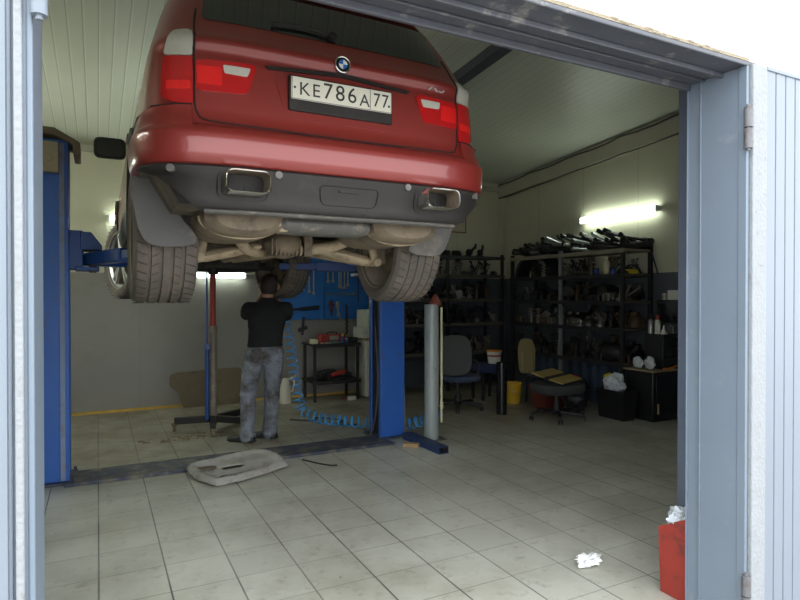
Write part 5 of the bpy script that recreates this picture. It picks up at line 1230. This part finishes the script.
# old chair with a bare plywood back
c = Vector((5.63, 6.46, 0)); r = thing('plywood_chair', 'old chair with a bare olive plywood backrest behind the yellow bucket and swivel chair', 'chair', c)
for dx in (-.17, .17):
    for dy in (-.16, .16): q = MB(); q.bar(c+Vector((dx, dy, 0)), c+Vector((dx*.9, dy*.9, .36)), .025, .025, up=(0, 1, 0)); q.build('leg', RACKD, r)
q = MB(); pad(q, c+Vector((0, 0, .36)), .2, .2, .05); q.build('seat', CHSEAT, r)
P = rounded([(-.115, .40), (.115, .40), (.135, .75), (.09, .90), (-.09, .90), (-.135, .75)], .07, 5)
q = MB(); q.prism([(a+c.x-.12, z) for a, z in P], c.y+.17, c.y+.188); rz_ = Matrix.Rotation(R(-22), 4, 'Z')
bmesh.ops.transform(q.bm, matrix=Matrix.Translation(c+Vector((-.12, .18, 0))) @ rz_ @ Matrix.Rotation(R(-6), 4, 'X') @ Matrix.Translation(-c-Vector((-.12, .18, 0))), verts=q.bm.verts); bb = q.build('backrest', OLIVE, r, .004)
q = MB()
for dx in (-.065, .065): q.bar(c+Vector((-.12+dx, .166, .45)), c+Vector((-.12+dx, .160, .70)), .012, .008, up=(0, 1, 0))
bmesh.ops.transform(q.bm, matrix=Matrix.Translation(c+Vector((-.12, .18, 0))) @ rz_ @ Matrix.Rotation(R(-6), 4, 'X') @ Matrix.Translation(-c-Vector((-.12, .18, 0))), verts=q.bm.verts); q.build('backrest_slot', WOODT, bb)

# black cabinets at the right
r = thing('low_cabinet', 'low black cabinet with pale top edge at the right door frame', 'cabinet', (6.1, 4.7, 0))
q = MB(); q.box((5.90, 4.82, .0), (6.44, 5.23, .60)); q.build('cabinet_body', BLKCAB, r, .015)
q = MB(); q.box((5.88, 4.80, .60), (6.45, 5.25, .62)); q.build('cabinet_top', WOODT, r, .003)
q = MB(); q.box((5.95, 4.808, .05), (6.40, 4.82, .56)); dr = q.build('door', BLKGL, r, .003); q = MB(); q.cyl((5.97, 4.802, .10), (5.97, 4.802, .22), .012, seg=8); q.build('door_handle', WOODB, dr)
r = thing('drawer_unit', 'small black drawer unit standing on the low black cabinet', 'drawer unit', (6.27, 4.98, .62))
q = MB(); q.box((6.10, 4.84, .62), (6.44, 5.12, 1.05)); q.build('unit_body', BLKCAB, r, .01)
for k in range(3): q = MB(); q.box((6.12, 4.828, .65+.135*k), (6.42, 4.842, .765+.135*k)); d_ = q.build('drawer', BLKGL, r, .003); q = MB(); q.box((6.22, 4.815, .70+.135*k), (6.34, 4.83, .72+.135*k)); q.build('drawer_handle', DARKM, d_)
for i, (x, y, m, l) in enumerate(((6.15, 5.06, DARKM, 'spray can with black cap on the black drawer unit'), (6.15, 4.96, REDP, 'spray can with red cap on the black drawer unit'))):
    r = thing('spray_can', l, 'spray can', (x, y, 1.05)); q = MB(); q.lathe([(0, 1.05), (.033, 1.05), (.034, 1.07), (.034, 1.20), (.022, 1.225)], (x, y, 0), 'Z', 18, True); q.build('can_body', LABEL if i else STEEL, r); q = MB(); q.cyl((x, y, 1.225), (x, y, 1.28), .029, seg=14); q.build('can_cap', m, r)
r = thing('funnel', 'small white funnel right of the red capped spray can', 'funnel', (6.17, 4.885, 1.05)); q = MB(); q.lathe([(.045, 1.05), (.04, 1.07), (.012, 1.12), (.010, 1.16)], (6.17, 4.885, 0), 'Z', 20, False); q.build('funnel_cone', LABEL, r)
q = MB(); q.cyl((6.36, 4.90, 1.05), (6.36, 4.90, 1.15), .010, seg=8); q.cyl((6.31, 4.90, 1.15), (6.41, 4.90, 1.15), .012, seg=8); tag(q.build('tee_handle_tool', STEEL), 'steel T handle tool upright at the right of the drawer unit top', 'tool')
r = thing('tall_cabinet', 'black upper cabinet on the right wall behind the spray cans', 'cabinet', (6.4, 5.0, 1.05))
q = MB(); q.box((6.32, 4.66, 1.18), (6.468, 5.12, 1.47)); q.build('cabinet_body', BLKCAB, r, .01); q = MB(); q.box((6.31, 4.68, 1.20), (6.322, 5.10, 1.45)); q.build('door', BLKGL, r)
tag(bx('carton', (6.34, 4.72, 1.47), (6.45, 4.97, 1.59), LABEL, bevel=.004), 'white carton on top of the black upper cabinet', 'carton')
r = thing('tin_can', 'small metal tin with paper band left of the white carton', 'tin', (6.39, 5.05, 1.47)); q = MB(); q.lathe([(0, 1.47), (.035, 1.47), (.035, 1.55), (.0, 1.552)], (6.39, 5.05, 0), 'Z', 18, False); q.build('tin_body', STEEL, r); q = MB(); q.lathe([(.0355, 1.485), (.0355, 1.53)], (6.39, 5.05, 0), 'Z', 18, False); q.build('paper_band', WOODT, r)
crumple('plastic_packet', (5.97, 5.10, .62), .068, BAGW, 'left of the two pale plastic packets on the low black cabinet', 'packet', (.7, 1.0, 1.0), 11, .22)
crumple('plastic_packet', (5.98, 4.93, .62), .068, BAGW, 'right of the two pale plastic packets on the low black cabinet', 'packet', (.7, 1.0, 1.1), 12, .22)
tool('clamp', 'orange clamp lying on the front edge of the low black cabinet', lambda q: (q.bar((6.06, 4.80, .635), (6.24, 4.80, .645), .03, .025), q.bar((6.18, 4.80, .635), (6.30, 4.80, .67), .02, .02)), 'clamp', ORANGE)
r = thing('storage_box', 'black plastic box filled with bags on the floor left of the low cabinet', 'box', (5.78, 5.22, 0))
q = MB()
def rc3(d, z): return [Vector((5.60+d, 4.99+d, z)), Vector((5.85-d, 4.99+d, z)), Vector((5.85-d, 5.44-d, z)), Vector((5.60+d, 5.44-d, z))]
q.rings([rc3(.03, 0), rc3(0, .36), rc3(.01, .36), rc3(.038, .25)]); q.build('box_shell', BLKCAB, r, .012, smooth=0)
crumple('shopping_bag', (5.74, 5.26, .26), .14, BAGW, 'white and blue plastic bag stuffed in the black storage box', 'bag', (.7, 1.0, .9), 7, .35)
crumple('yellow_bag', (5.76, 5.36, .44), .07, YEL, 'yellow plastic bag tucked on top of the white bag', 'bag', (.8, 1.0, .7), 8, .3)
# black sack and loose dark things between chair and box
crumple('refuse_sack', (5.55, 5.75, 0), .20, BLACKT, 'black sack on the floor between the swivel chair and the storage box', 'sack', (.8, .9, 1.1), 9, .25)
crumple('rag', (5.52, 5.74, .405), .07, mat('dull_red_rag', (.25, .03, .03), .8), 'dull red rag on the black sack', 'rag', (1.2, 1, .5), 10, .4)
